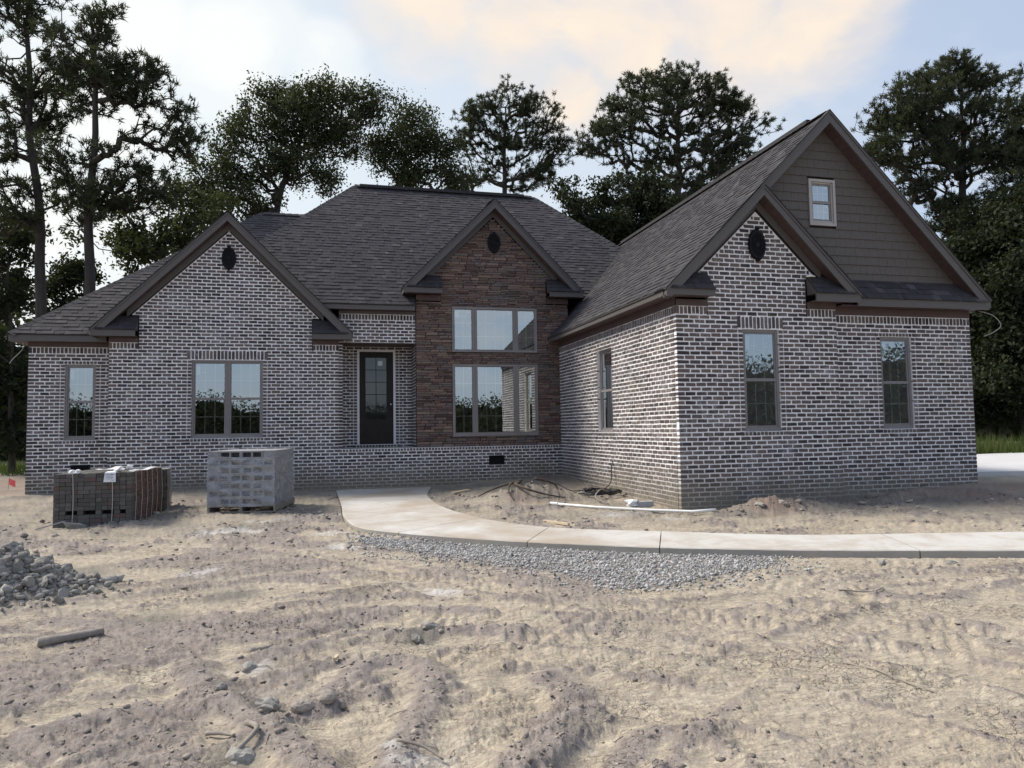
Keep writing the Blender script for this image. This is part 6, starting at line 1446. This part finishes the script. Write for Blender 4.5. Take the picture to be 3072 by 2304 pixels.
# survey flag, wires under the soffits
m = MB(); x, y = -7.9, 20.9; zg = gz(x, y); m.tube([(x, y, zg), (x+.02, y, zg+.30)], .004, 5); fl = m.build('marker_flag', MAT['cable']); tag(fl, 'small pink survey flag on the red soil at far left', 'flag')
m = MB(); nx = 8
vs = [(x+.02+.02*i+.005*math.sin(i), y-.01*math.sin(i*1.2), zg+.30-.16*j-.01*i) for i in range(nx) for j in (0, 1)]; m.add(vs, [(2*i, 2*i+1, 2*i+3, 2*i+2) for i in range(nx-1)], .5); m.build('flag_ribbon', MAT['pink'], fl)
log([(-8.6, 19.4, .02), (-8.45, 19.1, .03), (-8.3, 18.9, .01)], .012, .008, 'stick', 'dark stick on the red soil at the far left edge', 'stick', 'root')
m = MB(); m.tube([tuple(p) for p in catmull([(12.25, gry+.15, 3.66), (12.5, gry+.05, 3.55), (12.62, gry, 3.36), (12.45, gry+.02, 3.22), (12.25, gry+.05, 3.14)], 6)], .006, 6); tag(m.build('wire', MAT['strap'], None, True), 'pale wire loop hanging under the right garage soffit', 'wire')
m = MB(); m.tube([tuple(p) for p in catmull([(-6.75, 18.4, 3.63), (-6.72, 18.38, 3.50), (-6.78, 18.36, 3.38), (-6.92, 18.36, 3.22), (-6.98, 18.36, 3.12)], 6)], .006, 6); tag(m.build('wire', MAT['strap'], None, True), 'pale wire hanging under the left wing soffit corner', 'wire')

# ------------------------------------------------------------------ pallet of concrete blocks
def block_mesh():
    """hollow block lying on its side: length .39 (x), depth .19 (y), height .14 (z), two cells open to the front"""
    m = MB(); l, d, h, t = .388, .188, .137, .028; xs = [-l/2, -l/2+t, -t/2, t/2, l/2-t, l/2]
    m.box(-l/2, l/2, 0, d, 0, t*.9, .5); m.box(-l/2, l/2, 0, d, h-t*.9, h, .5)
    for a, b in ((xs[0], xs[1]), (xs[2], xs[3]), (xs[4], xs[5])): m.box(a, b, 0, d, t*.9+.0005, h-t*.9-.0005, .5)
    m.box(xs[1], xs[4], d*.93, d*.98, t*.9+.001, h-t*.9-.001, .5)
    return m.mesh('concrete_block')
def half_mesh():
    m = MB(); m.box(-.097, .097, 0, .188, 0, .137, .5); return m.mesh('concrete_block')
bx, by, brz = -2.16, 14.02, -.135
bp_o = empty('block_pallet', (bx, by, gz(-1.6, 14.2)-.0), R(-10)); tag(bp_o, 'pallet of grey concrete blocks in clear stretch wrap in front of the gable', 'block pallet')
BM, HM = block_mesh(), half_mesh(); BM.materials.append(MAT['cmu']); HM.materials.append(MAT['cmu'])
PW, PD = 1.18, 1.52
for i in range(8):
    part('deck_board', MAT['pallet'], lambda q: q.box(0, PW+.02, i*(PD/7.6), i*(PD/7.6)+.14, .105, .125), bp_o)
for i in range(3): part('stringer', MAT['pallet'], lambda q: q.box([0, PW/2-.02, PW-.02][i], [0, PW/2-.02, PW-.02][i]+.04, .0, PD, .018, .104), bp_o)
for i in range(4): part('deck_board', MAT['pallet'], lambda q: q.box(0, PW+.02, i*(PD/3.3), i*(PD/3.3)+.10, .0, .017), bp_o)
ND = 8
for r_i in range(7):
    for dd in range(ND):
        if 0 < dd < ND-1 and r_i < 6: xs = ['R']
        else: xs = None
        zq = .127+r_i*.1395; yq = dd*.19
        lay = [(.097, 'h'), (.39, 'b'), (.782, 'b'), (1.075, 'h')] if r_i % 2 == 0 else [(.195, 'b'), (.587, 'b'), (.978, 'b')]
        for k, (xc, ty) in enumerate(lay):
            if xs and k < len(lay)-1: continue
            o = bpy.data.objects.new('concrete_block', BM if ty == 'b' else HM); COL.objects.link(o); o.parent = bp_o; o.location = (xc+random.uniform(-.004, .004), yq+random.uniform(-.004, .004), zq); o.rotation_euler = (0, 0, random.uniform(-.008, .008))
def wrap_sheet(a, b, n, dirn, z0, z1, seed):
    nz = 30; rg = np.random.default_rng(seed); U, W = np.meshgrid(np.linspace(0, 1, n), np.linspace(z0, z1, nz)); D = .012+.008*np.sin(W*30+U*9+rg.random()*6)+.006*np.sin(U*40+W*12)+.004*rg.random(U.shape)
    a = np.array(a); b = np.array(b); dn = np.array(dirn); V = np.zeros((U.size, 3)); V[:, :2] = a+(b-a)*U.reshape(-1, 1)+dn*D.reshape(-1, 1); V[:, 2] = (W+.02*np.sin(U*7)*(W-z0)/(z1-z0)).ravel()
    i, j = np.meshgrid(np.arange(nz-1), np.arange(n-1), indexing='ij'); F = np.stack([i*n+j, i*n+j+1, (i+1)*n+j+1, (i+1)*n+j], -1).reshape(-1, 4)
    np_mesh('stretch_wrap', V, F, MAT['wrap'], bp_o, smooth=True)
wrap_sheet((-.01, 0), (PW+.01, 0), 40, (0, -1), .10, .985, 3); wrap_sheet((PW, 0), (PW, PD), 40, (1, 0), .10, 1.0, 4)

# ------------------------------------------------------------------ strapped cube of bricks
def brick_cube(name, x, y, rz, cols, rows, depth, label, gaps=True, seed=1):
    cu = empty(name, (x, y, gz(x+.5, y+.3)-.02), rz); tag(cu, label, 'brick cube'); rg = random.Random(seed)
    bl, bw, bh = .194, .089, .0655
    e = MB(); c = .004
    def bm_(lx, ly, lz, nm, mat):
        m = MB(); m.box(.003, lx-.003, 0, ly-.002, 0, lz-.004, .5); me = m.mesh(nm); me.materials.append(mat); return me
    me_h = bm_(bw, bl, bh, 'brick', MAT['cube_brick']); me_s = bm_(bl*.92, bw, bh, 'brick', MAT['cube_brick']); me_side = bm_(bw, bl, bh, 'brick', MAT['cube_brick_red'])
    W = cols*bw; nd = int(depth/bl)
    for r_i in range(rows):
        z = r_i*bh; lift = 0
        if gaps and r_i >= 3: pass
        cx_ = 0.0; k = 0
        while cx_ < W-.02:
            if gaps and r_i == 3 and k in (2, 3, 5, 6, 8, 9, 11): cx_ += bw; k += 1; continue
            st = (rg.random() < .28) and cx_+bl*.92 < W+.01 and r_i != 3
            o = bpy.data.objects.new('brick', me_s if st else me_h); COL.objects.link(o); o.parent = cu; o.location = (cx_+rg.uniform(-.003, .003), rg.uniform(-.008, .006), z+rg.uniform(-.001, .001)); cx_ += bl*.92 if st else bw; k += 2 if st else 1
        for d in range(1, nd):      # right-hand flank, laid with the cored faces out
            o = bpy.data.objects.new('brick', me_side); COL.objects.link(o); o.parent = cu; o.location = (W-bw+rg.uniform(-.008, .010), d*bl+rg.uniform(-.004, .004), z); o.rotation_euler = (0, 0, rg.uniform(-.03, .03))
        if r_i == rows-1:
            for d in range(1, nd):
                for q in range(cols-1):
                    o = bpy.data.objects.new('brick', me_h); COL.objects.link(o); o.parent = cu; o.location = (q*bw, d*bl, z+rg.uniform(-.003, .003))
    H_ = rows*bh
    part('core', MAT['void'], lambda q: q.box(bw*.3, W-bw-.01, bl*.55, nd*bl, 0 if not gaps else .0, H_-bh-.004), cu)
    for d in range(1, nd):          # core holes along the flank
        for r_i in range(rows):
            for q in range(3):
                part('core_hole', MAT['void'], lambda mm: mm.box(W+.003, W+.0125, d*bl+.03+q*.055, d*bl+.055+q*.055, r_i*bh+.018, r_i*bh+.048), cu) if False else None
    for xx in (W*.245, W*.745):
        m = MB(); pts = [(xx+.02*math.sin(3*t), -.018-.012*math.sin(math.pi*t), H_*(1-t)+.004) for t in [i/10 for i in range(11)]]; m.tube([(xx, .3, H_+.006), (xx, .02, H_+.008)]+pts, .0065, 5); m.build('strap', MAT['strap'], cu)
    for k in range(6):
        yy = .16+k*(nd*bl-.2)/5.2; m = MB(); m.tube([(W-.25, yy, H_+.006), (W+.012, yy, H_+.004), (W+.022+.004*k, yy+.02*math.sin(k), H_*.5), (W+.014, yy-.015, .01)], .005, 5); m.build('strap', MAT['strap'], cu)
    return cu, W, H_
cu, CW, CH = brick_cube('brick_cube', -4.30, 13.05, R(-3), 13, 13, 1.75, 'strapped cube of dark bricks with white tags, left of the block pallet', True, 3)
def crumple(parent, cx, cy, cz, sx, sy, sz, seed, name, mat='whitebag'):
    rg = np.random.default_rng(seed); v = ICO2*np.array([sx, sy, sz])*(1+rg.normal(size=(len(ICO2), 1))*.3)+np.array([cx, cy, cz]); m = MB(); m.add(v, ICF2, .5); m.build(name, MAT[mat], parent)
crumple(cu, CW*.24, .02, CH+.02, .085, .06, .035, 5, 'plastic_scrap'); crumple(cu, CW*.29, .03, CH+.045, .04, .05, .02, 6, 'plastic_scrap'); crumple(cu, CW*.80, .10, CH+.05, .09, .08, .04, 7, 'plastic_scrap'); crumple(cu, CW*.92, .2, CH+.085, .05, .03, .03, 8, 'plastic_scrap')
m = MB(); m.add([(CW*.64, -.030, CH-.145), (CW*.80, -.034, CH-.145), (CW*.795, -.020, CH+.01), (CW*.655, -.020, CH+.01)], [(0, 1, 2, 3)], .5); m.add([(CW*.655, -.020, CH+.01), (CW*.795, -.020, CH+.01), (CW*.81, .09, CH+.03), (CW*.66, .09, CH+.02)], [(0, 1, 2, 3)], .5)
tg = m.build('paper_tag', MAT['paper'], cu)
for k, (a, b) in enumerate(((.665, .78), (.67, .73), (.67, .77), (.67, .75), (.74, .785))):
    zq = CH-.03-.022*k; part('print_line', MAT['print'], lambda q: q.box(CW*a, CW*b, -.0365, -.0345, zq, zq+(.010 if k == 0 else .004)), tg)
for i in range(2):
    m = MB(); y0 = .15 if i == 0 else .9
    pts = [(CW-.02-.01*math.sin(k*1.3), .05+k*.17, CH+.012+.012*math.sin(k*1.1+i)+(.03 if i else 0)) for k in range(10)]
    vs = []
    for p in pts: vs += [(p[0]-.05-.5*i, p[1], p[2]+.01), (p[0]+.025-.5*i, p[1], p[2])]
    m.add(vs, [(2*k, 2*k+1, 2*k+3, 2*k+2) for k in range(9)], .5); m.build('plastic_strip', MAT['whitebag'], cu)
cu2, _a, _b = brick_cube('brick_cube', -4.12, 14.95, R(2), 12, 12, .6, 'second brick cube close behind the tagged one', False, 9)
m = MB(); x, y = -4.12, 12.84; zg = gz(x, y); m.hexa([(x-.32, y-.10, zg+.005), (x+.03, y+.02, zg+.10), (x+.05, y+.08, zg+.10), (x-.30, y-.02, zg+.005), (x-.32, y-.10, zg+.02), (x+.03, y+.02, zg+.115), (x+.05, y+.08, zg+.115), (x-.30, y-.02, zg+.02)], .5); m.hexa([(x+.03, y+.02, zg+.09), (x+.28, y+.02, zg+.06), (x+.36, y+.06, zg+.01), (x+.05, y+.10, zg+.01), (x+.03, y+.02, zg+.10), (x+.28, y+.02, zg+.07), (x+.36, y+.06, zg+.02), (x+.05, y+.10, zg+.02)], .5)
tag(m.build('plastic_sheet', MAT['greyboard']), 'folded grey plastic scrap leaning on the foot of the brick cube', 'scrap')
# step ladder standing inside behind the lower stone gable window
lad = empty('step_ladder', (4.1, 19.6, 1.05)); tag(lad, 'pale step ladder standing inside behind the lower stone gable window', 'ladder')
for sx in (0, 1):
    m = MB(); m.tube([(-.45, .15*sx, .02), (.12, .12*sx, 1.25)], .022, 6); m.build('side_rail', MAT['lumber'], lad); m = MB(); m.tube([(.42, .15*sx, .02), (.12, .12*sx, 1.25)], .016, 6); m.build('rear_leg', MAT['lumber'], lad)
for k in range(4): f = .2+.2*k; m = MB(); m.box(-.45+.57*f-.04, -.45+.57*f+.04, 0, .15, 1.25*f, 1.25*f+.02); m.build('tread', MAT['lumber'], lad)
